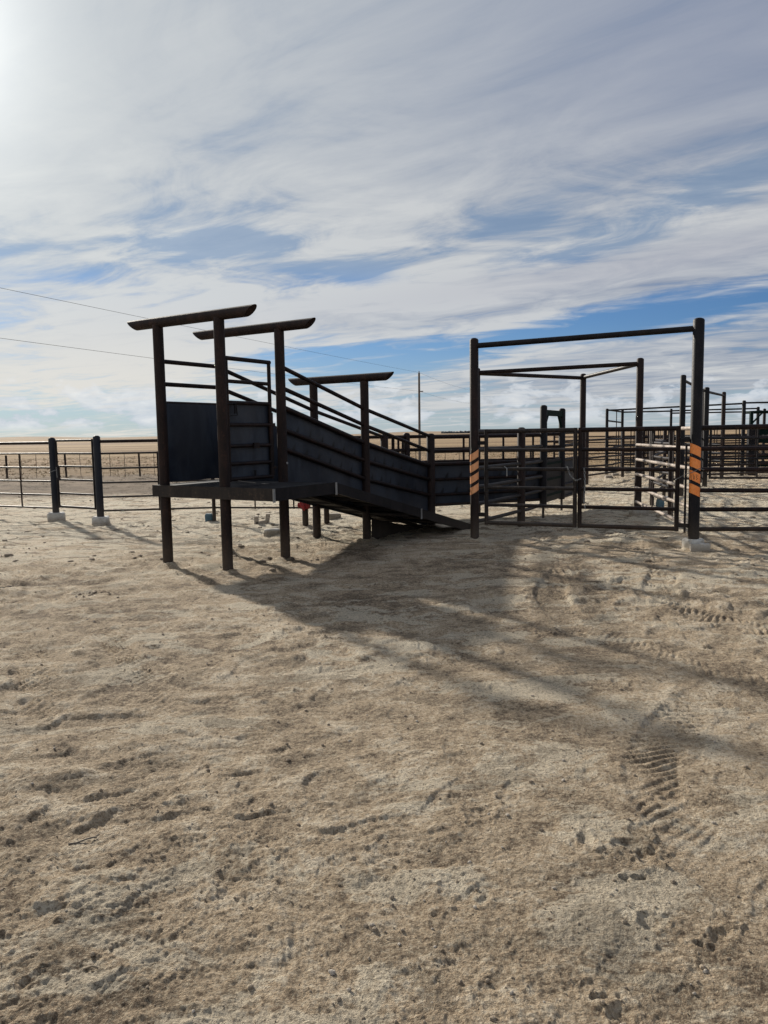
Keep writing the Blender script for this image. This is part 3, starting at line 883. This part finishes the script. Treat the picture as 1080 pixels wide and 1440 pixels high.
gate('right leaf of the double pen gate, hung on the post with bright orange tape', A+u_*(m0+0.07), B-u_*0.22, m='pipe')
mpt = A+u_*(m0+0.035)
chain('short chain looped between the two leaves of the striped gateway', [mpt-u_*0.14-nf*-0.035+UZ*1.10, mpt-u_*0.10+nf*0.045+UZ*0.98, mpt-u_*0.02+nf*0.05+UZ*0.90, mpt+u_*0.06+nf*0.05+UZ*0.93])
chain('long loose chain hanging down the free end of the right gate leaf', [mpt+u_*0.10+nf*0.045+UZ*1.08, mpt+u_*0.115+nf*0.05+UZ*0.85, mpt+u_*0.10+nf*0.045+UZ*0.62, mpt+u_*0.12+nf*0.045+UZ*0.50], link=0.04)
chain('twisted wire tied round the third orange stripe of the gate post', [B-u_*0.25+nf*0.02+UZ*0.92, B-u_*0.12+nf*0.06+UZ*1.0, B-u_*0.03+nf*0.085+UZ*1.03, B+u_*0.06+nf*0.06+UZ*1.08, B+u_*0.11+UZ*1.06], link=0.022, name='tie_wire', cat='wire')
gt = MB(); q = A+u_*0.47
gt.path([q+nf*0.03+UZ*1.10, q+u_*0.04+nf*0.035+UZ*1.07, q+u_*0.04+nf*0.03+UZ*0.97, q+u_*0.042+nf*0.03+UZ*0.955], 0.008, 5)
tag(gt.build('twine', 'galv', None, q+UZ*1.1), 'scrap of pale twine knotted on the left gate leaf rail', 'twine')

# overhead frame deeper in the pen
E_, D_, C_ = Vector((1.84, 14.93, 0)), Vector((4.90, 14.62, 0)), Vector((4.37, 16.72, 0))
of = thing('pipe_archway', 'triangular overhead pipe frame on round posts behind the double gate', 'pipe frame', D_)
post(of, D_, 2.96, 0.068, 'post'); post(of, C_, 2.84, 0.066, 'post'); post(of, E_, 2.85, 0.066, 'post')
for a_, b_, z0, z1, m_ in ((E_, D_, 2.76, 2.86, 'pipe'), (E_, C_, 2.75, 2.75, 'pipe'), (D_, C_, 2.86, 2.76, 'grey')): rail(of, V3(a_, z0), V3(b_, z1), 0.040, m_, 10, 'overhead_bar')
footing(of, D_ + Vector((0.0, -0.06, 0)), 0.17, 0.13, 0.10, 8)

# pen fences near the gateway
bd = thing('pipe_fence', 'fence of six rails coloured pale for sun glare running back from the bright orange striped post', 'pipe fence', B)
for z in ZR: rail(bd, V3(B+Vector((0.06, 0.1, 0)), z), V3(D_+Vector((-.06, -.08, 0)), z-0.01), 0.027, 'glare', 10)
for f_ in (0.35, 0.72):
    q = V3(B, 0).lerp(V3(D_, 0), f_); MB().box(q+Vector((0.04, 0, 0.92)), (0.006, 0, 0), (0, 0.02, 0), UZ*0.72).build('stay', 'pipe', bd)
fence('six rail fence from the bright orange striped post out of the picture on the right', [(4.28, 10.27), (7.6, 9.95), (10.8, 9.6)], posts=[1, 2], rr=0.030, toprad=0.034, m='pipe')
G1 = (2.38, 13.13); G2 = (2.99, 14.22); G3 = (3.61, 15.4)
fence('curving fence of thick rails from the left striped post to the alley mouth', [(A.x+0.02, A.y+0.06), G1, (2.93, 14.12)], zr=ZR, posts=[1], ph=1.68, rr=0.031, m='grey', pr=0.069, toprad=0.036)

# ------------------------------------------------------------------ ALLEY walls
def wall(label, pts, zb, zt, extra, posts=True, stubs=(), m='pipe', ph=1.62, pr_=0.065, last=True, sh=True):
    t = thing('sheeted_fence', label, 'sheeted fence', V3(pts[0], 0))
    for i, p in enumerate(pts[1:]):
        if i < len(pts)-2 or last: post(t, p, ph, pr_, 'post')
    for i in range(len(pts)-1):
        a_, b_ = Vector((*pts[i], 0)), Vector((*pts[i+1], 0)); Ln = (b_-a_).length; dn = (b_-a_).normalized(); nn = Vector((dn.y, -dn.x, 0))
        if sh: sheet(t, lambda q, a_=a_, dn=dn, nn=nn: a_ + dn*q - nn*0.034, Ln, lambda q: zb, lambda q: zt, [lambda q: 0.79+.02, lambda q: 0.52+.02], nrm=nn, n=max(20, int(Ln/0.03)), mz=16)
        for z in list(extra)+([zt, 0.79, 0.52, zb+0.01] if sh else []):
            rail(t, V3(a_, z), V3(b_, z), 0.033 if z >= zt else 0.026, m, 10)
        for f_ in stubs:
            q = a_.lerp(b_, f_); MB().tube(V3(q, zt), V3(q, max(extra)), 0.022, 8).build('stay', m, t)
    return t


P6, P6b = C(5.17, 0), C(5.17, WL)
wall('dark sheeted near wall of the alley beyond the foot of the loading chute', [(P6.x, P6.y), (G2[0]-0.05, G2[1])], 0.33, 1.06, (1.54, 1.29), last=False)
wall('dark sheeted far wall of the alley with stubs under its top rail', [(P6b.x, P6b.y), (0.45, 14.5), (3.55, 15.38)], 0.30, 1.06, (1.55, 1.30), stubs=(0.36, 0.40, 0.62, 0.82), last=False)
wall('short dark green sheeted fence between the slide gate frame and tall overhead post', [(G3[0]+0.05, G3[1]+0.03), (C_.x-0.06, C_.y-0.05)], 0.27, 1.04, (1.58, 1.32), last=False)
sf = thing('slide_gate_frame', 'green crossbar and knee braces joining two round posts at the alley mouth', 'gate frame', V3(G2, 0))
for g_, h_ in ((G2, 2.09), (G3, 2.06)):
    post(sf, g_, h_, 0.066, 'black', z0=0.24)
    MB().box((g_[0], g_[1], 0.04), (0.02, 0, 0), (0, 0.02, 0), (0, 0, 0.3)).build('stub_leg', 'grey', sf)
ga, gb = V3(G2, 0), V3(G3, 0); gd_ = (gb-ga).normalized(); gn = Vector((gd_.y, -gd_.x, 0))
MB().box((ga+gb)/2+UZ*1.955, (gb-ga)/2*0.92, gn*0.03, UZ*0.055).build('crossbar', 'green', sf)
for a_, s_ in ((ga, 1), (gb, -1)):
    MB().path([a_+gd_*s_*0.05+UZ*1.60, a_+gd_*s_*0.10+UZ*1.74, a_+gd_*s_*0.26+UZ*1.91], 0.028, 6).build('knee_brace', 'green', sf)
MB().box((ga+gb)/2+UZ*0.67, (gb-ga)/2*0.90, gn*0.012, UZ*0.40).build('slide_panel', 'black', sf)
for k in range(3): MB().box((ga+gb)/2+gn*0.02+UZ*(0.4+k*0.3), (gb-ga)/2*0.90, gn*0.008, UZ*0.02).build('rib', 'green', sf)

# ------------------------------------------------------------------ LEFT side fences
L0, L1, L2 = (-7.93, 15.72), (-6.52, 15.06), (-5.36, 14.32)
P_L = [(-13.5, 17.2), (-10.6, 16.4), (L0[0], L0[1]), L1]
lf = thing('pipe_fence', 'far left fence of panels under a top pipe, ending at the walk gate', 'pipe fence', V3(L1, 0))
pm_ = 'bluepost'


def panel_run(t, a_, b_, zs, top, stays=()):
    a_, b_ = Vector((*a_, 0)), Vector((*b_, 0)); dn = (b_-a_).normalized(); nn = Vector((dn.y, -dn.x, 0))
    if top: rail(t, V3(a_, top), V3(b_, top), 0.030, 'pipe', 10, 'top_rail')
    for z in zs: rail(t, a_+UZ*z, b_+UZ*z, 0.018, 'grey', 8)
    for f_ in stays:
        q = a_.lerp(b_, f_); MB().tube(q+nn*0.022+UZ*(zs[0]-0.02), q+nn*0.022+UZ*(zs[-1]+0.02), 0.016, 6).build('stay', 'pipe', t)


ZL = [0.25, 0.51, 0.78, 1.05, 1.33]
post(lf, L1, 1.64, 0.064, pm_)
panel_run(lf, L1, L0, ZL, 1.54, (0.62,)); panel_run(lf, L0, P_L[1], ZL, 1.54, (0.5,)); panel_run(lf, P_L[1], P_L[0], ZL, 1.54, (0.5,))
post(lf, P_L[1], 1.64, 0.064, pm_)
footing(lf, L1, 0.16, 0.15, 0.16, 12)
rf = thing('pipe_fence', 'panel fence under a top pipe running from the walk gate behind the chute legs', 'pipe fence', V3(L2, 0))
post(rf, L2, 1.66, 0.066, pm_)
footing(rf, L2, 0.155, 0.15, 0.13, 14)
Lm1, Lm2 = (-3.28, 14.62), (-1.30, 14.25)
panel_run(rf, L2, Lm1, ZL, 1.555, (0.52,)); panel_run(rf, Lm1, Lm2, ZL, 1.555, (-0.06+0.16, 0.42, 0.8))
panel_run(rf, Lm2, (P6b.x-0.05, P6b.y), ZL, 1.555, (0.5,))
for z in (0.25,): pass
MB().tube((Lm1[0], Lm1[1], -0.2), (Lm1[0], Lm1[1], 1.6), 0.035, 10).build('post', 'post', rf)
MB().tube((-1.06, 13.98, -0.2), (-1.06, 13.98, 1.6), 0.05, 10).build('post', 'post', rf)
u2 = (Vector((*L2, 0))-Vector((*L1, 0))).normalized(); n2_ = Vector((u2.y, -u2.x, 0))
wg = gate('small six rail walk gate between the two footed posts on the left', Vector((*L1, 0))+u2*0.12, Vector((*L2, 0))-u2*0.13, zr=[0.29, 0.55, 0.82, 1.08, 1.33, 1.58], m='black', fr=0.024, rr=0.019, name='walk_gate', topr=0.022)
q = Vector((*L2, 0))-u2*0.10
MB().box(Vector((*L1, 0))+u2*0.16+UZ*0.95, u2*0.02, n2_*0.02, UZ*0.13).build('latch', 'black', wg)
cl = [Vector((*L1, 0)) + Vector((math.cos(t), math.sin(t), 0))*0.073 + UZ*(0.98+0.03*math.cos(t)) for t in [R(k) for k in range(-170, 10, 22)]]
chain('pale chain slung round the footed post beside the walk gate', cl + [Vector((*L1, 0))+u2*0.14+n2_*0.03+UZ*1.06, Vector((*L1, 0))+u2*0.15+n2_*0.03+UZ*0.86], link=0.03)

# ------------------------------------------------------------------ BACK PENS
I1, I2 = Vector((7.32, 18.7, 0)), Vector((9.55, 22.75, 0)); J1, K1 = Vector((9.02, 21.35, 0)), Vector((11.3, 25.4, 0))
f1 = thing('overhead_gateway', 'tall two post gateway half hidden behind the bright orange striped post', 'gateway', I1)
post(f1, I1, 2.92, 0.070, 'black'); post(f1, I2, 2.80, 0.062, 'post'); rail(f1, V3(I1, 2.80), V3(I2, 2.72), 0.036, 'black', 10, 'header_bar')
f2 = thing('overhead_gateway', 'tall two post gateway with a reddish far post, just right of the bright striped post', 'gateway', J1)
post(f2, J1, 2.76, 0.070, 'black'); post(f2, K1, 2.82, 0.066, 'post'); rail(f2, V3(J1, 2.64), V3(K1, 2.70), 0.036, 'black', 10, 'header_bar')
F_, G_, H_ = Vector((8.35, 28.5, 0)), Vector((9.55, 30.5, 0)), Vector((11.3, 30.0, 0))
L_, Mm, Nn = Vector((12.4, 26.3, 0)), Vector((14.7, 30.0, 0)), Vector((15.95, 32.0, 0))
t = thing('pipe_framework', 'distant run of level pipes carried on thin posts over the back pens', 'pipe frame', F_)
for p, h_, r_ in ((F_, 2.42, 0.055), (G_, 2.42, 0.055), (H_, 2.42, 0.05), (L_, 2.56, 0.062), (Mm, 2.44, 0.06), (Nn, 2.42, 0.06)): post(t, p, h_, r_, 'black')
for a_, b_, z0, z1 in ((F_, L_, 2.36, 2.46), (F_, G_, 2.38, 2.34), (F_, G_, 1.98, 1.92), (G_, H_, 2.33, 2.33), (H_, Mm, 2.34, 2.38), (L_, Vector((17.5, 25.0, 0)), 2.48, 2.46), (Mm, Nn, 2.3, 2.3), (H_, Nn, 2.25, 2.3)):
    rail(t, V3(a_, z0), V3(b_, z1), 0.030, 'black', 8, 'overhead_bar')
MB().tube((8.95, 29.3, -0.1), (8.95, 29.3, 2.36), 0.016, 6).build('drop_rod', 'pipe', t)
fence('curved rusty rail fence across the back of the lane behind the double gate', [(4.6, 21.6), (6.2, 23.2), (7.5, 24.8), (8.3, 26.4), (9.4, 27.5)], rr=0.031, pr=0.055, m='pipe', jit=0.02, posts=[0, 1, 3])
fence('fence of thin posts angling away behind the rails coloured pale for sun glare', [(5.42, 14.35), (5.66, 16.0), (6.87, 18.6)], rr=0.029, pr=0.045, m='pipe', ph=1.62)
fence('fence between the overhead gateway post and the lane, with thin stays', [(6.95, 18.7), (7.25, 20.6), (8.95, 21.4)], rr=0.029, posts=[1], pr=0.06, stays=1)
gate('wide back pen gate with four stays right of the orange striped post', (9.1, 21.2), (12.6, 20.3), mid=2, m='black')
fence('low fence carrying on right from the wide back pen gate', [(12.7, 20.3), (16.5, 19.6)], stays=2)
fence('back pen fence joining the thin overhead posts on the far left of the pens', [(8.4, 28.6), (9.4, 27.5), (11.3, 25.4), (13.6, 24.2), (17.0, 23.4)], stays=2, m='black', pr=0.05)
fence('far pen fence between the two rear overhead posts', [(9.55, 30.5), (11.3, 30.0), (14.7, 30.0), (18.5, 29.2)], stays=3, m='pipe', pr=0.05)
fence('rusty cross fence inside the back pens behind the wide gate', [(9.6, 22.8), (12.0, 23.6), (15.2, 22.2)], stays=3, m='post', pr=0.055)
fence('farthest six rail pen fence before the grassland on the right', [(8.3, 37.0), (12.5, 36.0), (17, 35.2), (22, 34.5)], stays=2, m='pipe', pr=0.05)
fence('short divider fence running away beside the rear overhead post', [(11.4, 25.6), (11.9, 28.0), (11.4, 29.8)], m='black', pr=0.05, posts=[1])
fence('divider fence behind the squeeze crate at the right edge', [(13.6, 24.2), (14.6, 27.0), (14.8, 29.8)], m='black', pr=0.05, posts=[1], stays=1)
# squeeze crate at the right edge
sq = thing('squeeze_crate', 'dark green squeeze crate frame with braced corners at the right edge of the back pens', 'squeeze chute', (13.1, 26.9, 0))
S0, S1, S2, S3 = (13.0, 27.0), (14.9, 26.6), (13.2, 28.0), (15.1, 27.6)
for p in (S0, S1, S2, S3): MB().box((p[0], p[1], 1.1), (0.05, 0, 0), (0, 0.05, 0), (0, 0, 1.12)).build('upright', 'green', sq)
for a_, b_ in ((S0, S1), (S2, S3), (S0, S2), (S1, S3)):
    for z in (2.18, 1.60): MB().tube(V3(a_, z), V3(b_, z), 0.045, 6).build('beam', 'green', sq)
for a_, s_ in ((S0, 1), (S1, -1)): MB().path([(a_[0], a_[1], 1.75), (a_[0]+s_*0.35, a_[1]-0.07*s_, 2.15)], 0.03, 6).build('brace', 'green', sq)
for k in range(5): MB().box(((S0[0]+S1[0])/2, (S0[1]+S1[1])/2, 0.35+k*0.28), ((S1[0]-S0[0])/2, (S1[1]-S0[1])/2, 0), (0.004, 0.015, 0), (0, 0, 0.10)).build('side_slat', 'green', sq)
MB().box((12.86, 26.6, 0.80), (0.14, -0.02, 0), (0.02, 0.12, 0), (0, 0, 0.85)).build('end_panel', 'black', sq)

# far wire fence on thin posts
wf = thing('wire_fence', 'thin wire stock fence on slim posts across the brown ground beyond the pens', 'wire fence', (-12, 32, 0))
xs_ = -24.0; prev = None; k = 0
while xs_ < 7.5:
    y_ = 32.0 + 0.03*(xs_+24); thick = k % 9 == 4 or (k % 9 == 8 and k % 2)
    MB().tube((xs_, y_, -0.1), (xs_+random.uniform(-.02, .02), y_, 0.98), 0.045 if thick else 0.011, 6).build('post', 'post' if thick else 'grey', wf)
    if prev:
        for z in (0.18, 0.38, 0.58, 0.76, 0.94): MB().tube((prev[0], prev[1], z), (xs_, y_, z), 0.0045, 4).build('wire', 'grey', wf)
    prev = (xs_, y_); xs_ += 0.62; k += 1

# utility poles and the line between them
PL = [(-23.5, -26.0), (2.02, 42.2), (7.55, 62.0)]
lab = ['power pole out of frame behind the viewer on the left', 'lone slim utility pole standing beyond the chute rails', 'farther utility pole hidden behind the left striped post']
for (x_, y_), lb in list(zip(PL, lab))[1:]:
    t = thing('utility_pole', lb, 'utility pole', (x_, y_, 0), 'utility poles on the service line')
    MB().tube((x_, y_, -0.3), (x_+0.02, y_, 4.92), 0.075, 10, 0.055).build('shaft', 'wood', t)
    MB().tube((x_+0.02, y_, 4.88), (x_+0.02, y_, 5.02), 0.03, 8).build('insulator', 'galv', t)
    MB().tube((x_+0.02, y_, 3.92), (x_+0.24, y_, 3.92), 0.03, 8).build('insulator', 'galv', t)
for z, sg, lb in ((4.95, 0.35, 'upper thin power line crossing the sky on the left'), (3.93, 0.30, 'lower thin power line crossing the sky behind the chute beams')):
    pts = []
    for (a_, b_) in ((PL[0], PL[1]), (PL[1], PL[2])):
        ln = math.hypot(b_[0]-a_[0], b_[1]-a_[1])
        for i in range(25):
            f_ = i/24; s_ = (0.25 if ln > 40 else 0.12)*4*f_*(1-f_)
            pts.append((a_[0]+(b_[0]-a_[0])*f_, a_[1]+(b_[1]-a_[1])*f_, z-s_))
    pts = [p for i, p in enumerate(pts) if i == 0 or p != pts[i-1]]
    tag(MB().path(pts, 0.0042, 5).build('power_line', 'grey', None, pts[30]), lb, 'power line')

# ------------------------------------------------------------------ small things
rp = thing('wrapped_post', 'short dark stub post with a red cloth bundled round its top', 'post', (-1.42, 13.65, 0))
MB().tube((-1.42, 13.65, -0.1), (-1.42, 13.65, 0.36), 0.055, 10).build('stub', 'post', rp)
rb = MB()
for k in range(7):
    t = k*0.9; rb.rock((-1.42+0.055*math.cos(t), 13.62+0.05*math.sin(t), 0.37+0.03*math.sin(k*2.1)), 0.06, 0.05, 0.085, k)
rb.rock((-1.42, 13.63, 0.40), 0.08, 0.07, 0.10, 33); rb.rock((-1.53, 13.62, 0.36), 0.035, 0.03, 0.05, 35)
rb.build('cloth', 'red', rp)


def block(name, label, cat, c, sx, sy, sz, m, seed, rot=0.2):
    rnd = random.Random(seed); mb = MB(); z = gh(c[0], c[1]); cc, ss = math.cos(rot), math.sin(rot)
    vs = []
    for k, (q, zz_) in enumerate(((1, -0.03), (1.02, sz*0.35), (0.97, sz*0.85), (0.84, sz))):
        for (i, j) in ((-1, -.7), (-.7, -1), (.7, -1), (1, -.7), (1, .7), (.7, 1), (-.7, 1), (-1, .7)):
            f_ = rnd.uniform(0.92, 1.05); lx, ly = i*sx*q*f_, j*sy*q*f_
            vs.append((c[0]+lx*cc-ly*ss, c[1]+lx*ss+ly*cc, z+zz_+rnd.uniform(-.004, .004)))
    fs = [(k*8+i, k*8+(i+1) % 8, (k+1)*8+(i+1) % 8, (k+1)*8+i) for k in range(3) for i in range(8)]
    mb._add(vs, fs, False); mb._add(vs[24:], [tuple(range(8))], False)
    return tag(mb.build(name, m, None, (c[0], c[1], z)), label, cat)


block('concrete_chunk', 'small white concrete lump on the dirt left of the rear chute leg', 'concrete block', (-1.86, 12.5), 0.13, 0.08, 0.10, 'concrete', 2)
t = thing('concrete_chunk', 'pale broken concrete piece with a raised end, farther off below the platform', 'concrete block', (-2.28, 14.1, gh(-2.28, 14.1)))
bb = MB(); z_ = gh(-2.28, 14.1)-0.05
bb.box((-2.38, 14.1, z_+0.08), (0.035, 0, 0), (0, 0.05, 0), (0, 0, 0.11)); bb.box((-2.18, 14.12, z_+0.10), (0.035, 0, 0), (0, 0.05, 0), (0.02, 0, 0.13)); bb.box((-2.28, 14.1, z_+0.05), (0.10, 0, 0.02), (0, 0.05, 0), (0, 0, 0.05))
bb.build('lump', 'stone', t)
block('blue_bucket', 'small blue base on the ground at the thin fence post behind the near chute leg', 'bucket', (-3.40, 14.68), 0.07, 0.06, 0.12, 'blue', 4)
block('blue_block', 'blue painted block on the dirt behind the pale rails', 'block', (5.80, 15.9), 0.07, 0.06, 0.16, 'blue', 5)
block('concrete_chunk', 'brownish concrete lump just behind the third pair of chute legs', 'concrete block', (-0.98, 14.6), 0.14, 0.08, 0.10, 'stone', 6)
block('salt_lick', 'small pale salt block lying behind the pale rails near the striped post', 'salt block', (6.35, 16.9), 0.09, 0.07, 0.12, 'white', 7)
for i, (x_, y_) in enumerate(((7.6, 25.7), (8.4, 27.6), (9.3, 29.0), (8.9, 21.9), (9.9, 23.6), (10.2, 24.6))):
    block('concrete_chunk', ['pale footing lump at the foot of the curved back fence', 'pale lump by the leftmost overhead post', 'pale lump by the second overhead post', 'white footing lump under the tall black gateway post', 'white lump on the lane left of the reddish gateway post', 'white lump nearest the reddish gateway post'][i], 'concrete block', (x_, y_), 0.12, 0.09, 0.09, 'stone', 20+i)


def near_pt(rmin, rmax, amax=0.56, pw=1.0):
    r_ = rmin + (rmax-rmin)*random.random()**pw; t = random.uniform(-amax, amax); return r_*math.sin(t), r_*math.cos(t)


st = MB(); pts_ = [near_pt(1.8, 14, 0.62, 1.5) for _ in range(1500)]
zs_ = relief(np.array([p[0] for p in pts_]), np.array([p[1] for p in pts_]))[0]
for i, ((x_, y_), z) in enumerate(zip(pts_, zs_)):
    q = 0.0020 + 0.007*random.random()**4 + 0.0004*math.hypot(x_, y_)
    st.rock((x_, y_, z+q*0.25), q*1.3, q, q*0.8, i, 0)
tag(st.build('dirt_crumbs', 'clod', None), 'loose dark crumbs and clods of soil scattered over the yard', 'clods', kind='stuff')
st = MB(); pts_ = [near_pt(9, 24, 0.58, 1.0) for _ in range(900)]
zs_ = relief(np.array([p[0] for p in pts_]), np.array([p[1] for p in pts_]))[0]
for i, ((x_, y_), z) in enumerate(zip(pts_, zs_)):
    q = 0.008 + 0.035*random.random()**3
    st.rock((x_, y_, z+q*0.1), q*1.6, q*1.1, q*0.55, i+4000, 0)
tag(st.build('far_clods', 'clod', None), 'brown clods and lumps of dung strewn over the crusted ground by the fences', 'clods', kind='stuff')
st = MB(); pts_ = [near_pt(1.9, 12, 0.6, 1.3) for _ in range(420)]
zs_ = relief(np.array([p[0] for p in pts_]), np.array([p[1] for p in pts_]))[0]
for i, ((x_, y_), z) in enumerate(zip(pts_, zs_)):
    q = 0.0025 + 0.007*random.random()**3
    st.rock((x_, y_, z+q*0.3), q*1.4, q, q*0.7, i+9000, 0)
tag(st.build('gravel', 'stone', None), 'small pale pebbles lying loose in the dirt', 'gravel', kind='stuff')
x_, y_ = -0.18, 2.15; z = gh(x_, y_)
tag(MB().rock((0, 0, 0), 0.013, 0.010, 0.008, 77).build('pebble', 'stone', None), 'single smooth pale pebble near the bottom centre of the yard', 'pebble').location = (x_, y_, z+0.006)
for i, (x_, y_, an, ln, lb) in enumerate(((-1.24, 2.93, 0.35, 0.11, 'short dark stick lying in the dirt at the lower left'), (-0.92, 2.18, -0.1, 0.05, 'tiny bit of pale straw at the bottom left of the yard'), (-3.9, 12.4, 0.2, 0.30, 'pale stick on the crusted ground left of the chute'), (2.2, 8.0, 0.3, 0.22, 'dry twig in the open yard in front of the gate'))):
    z = gh(x_, y_)+0.008; p = [Vector((x_+math.cos(an)*ln*f_, y_+math.sin(an)*ln*f_, z+0.006*math.sin(f_*5+i))) for f_ in (-.5, -.2, .1, .35, .5)]
    tag(MB().path(p, 0.0035 if ln < .2 else 0.007, 5).build('stick', 'wood' if i == 0 else 'stick', None, p[2]), lb, 'stick')


def tufts(name, label, n, rmin, rmax, amax, h0, h1, m, blades, spread, seed, cond=None, wb=0.004, pw=0.6):
    rnd = random.Random(seed); P = []
    while len(P) < n:
        r_ = rmin + (rmax-rmin)*rnd.random()**pw; t = rnd.uniform(-amax, amax); x_, y_ = r_*math.sin(t), r_*math.cos(t)
        if cond is None or cond(x_, y_, rnd): P.append((x_, y_))
    Z = relief(np.array([p[0] for p in P]), np.array([p[1] for p in P]))[0]; mb = MB()
    for (x_, y_), z in zip(P, Z):
        hs = rnd.uniform(h0, h1)
        for b_ in range(blades):
            t = rnd.uniform(0, 6.28); l = rnd.uniform(0.2, 1)*spread*hs/h1; bx, by = x_+rnd.uniform(-.5, .5)*spread, y_+rnd.uniform(-.5, .5)*spread
            hh = hs*rnd.uniform(0.5, 1); w_b = wb*rnd.uniform(.6, 1.3); c_, s_ = math.cos(t), math.sin(t)
            mb._add([(bx-s_*w_b, by+c_*w_b, z-0.01), (bx+s_*w_b, by-c_*w_b, z-0.01), (bx+c_*l, by+s_*l, z+hh)], [(0, 1, 2)], False)
    return tag(mb.build(name, m, None), label, 'grass', kind='stuff')


tufts('weed_tufts', 'dark trampled weed clumps on the brown ground behind the fences', 700, 20, 36, 0.6, 0.02, 0.07, 'tuft', 14, 0.30, 1, wb=0.012)
tufts('dry_grass', 'dry tan grass clumps at the near edge of the field', 3600, 33, 72, 0.58, 0.05, 0.14, 'drygrass', 9, 0.35, 2, wb=0.02, pw=0.8)
tufts('green_weeds', 'sparse low green weeds and dead stems in the near dirt', 46, 2.0, 8, 0.5, 0.004, 0.016, 'weed', 9, 0.035, 3, wb=0.0012)
tufts('dead_stems', 'wisps of dead straw lying about the yard', 90, 2.2, 13, 0.55, 0.01, 0.05, 'stick', 3, 0.07, 4, wb=0.0014)

for i, (x_, y_, n_, lb) in enumerate(((-3.05, 7.75, 26, 'broken crust of dark clods on the yard in front of the chute, left'), (1.35, 6.0, 14, 'small heap of dark clods in the beam shadows of the open yard'))):
    z = gh(x_, y_); mb = MB()
    for k in range(n_): mb.rock((x_+random.gauss(0, 0.10), y_+random.gauss(0, 0.07), z+random.uniform(0, 0.012)), random.uniform(.008, .028), random.uniform(.008, .02), random.uniform(.005, .014), 500+k+40*i, 0)
    tag(mb.build('clod_pile', 'clod', None, (x_, y_, z)), lb, 'clods', kind='stuff')

# far tree belt on the plain
rnd = random.Random(3)
for i, (x_, lb) in enumerate(((76, 'tiny dark tree clump on the horizon left of the striped post, its left end'), (88, 'tiny dark tree clump on the horizon, middle of the belt'), (99, 'tiny dark tree clump on the horizon, right end of the belt'))):
    t = thing('tree', lb, 'tree', (x_, 900, 4.0), 'trees of the distant belt'); z0 = gh(x_, 900)
    ORI[t.name] = Vector((x_, 900, 4.0)); mb = MB()
    for k in range(60): mb.rock((x_+rnd.uniform(-6.5, 6.5), 900+rnd.uniform(-3, 3), z0+rnd.uniform(0.0, 0.5+2.0*rnd.random())), rnd.uniform(.7, 1.6), rnd.uniform(.7, 1.6), rnd.uniform(.6, 1.3), k+i*100, 0)
    mb.build('crown', 'leaf', t)
    MB().tube((x_, 900, z0-0.5), (x_, 900, z0+2.0), 0.25, 6, 0.12).build('trunk', 'wood', t)
print('objects', len(bpy.data.objects))
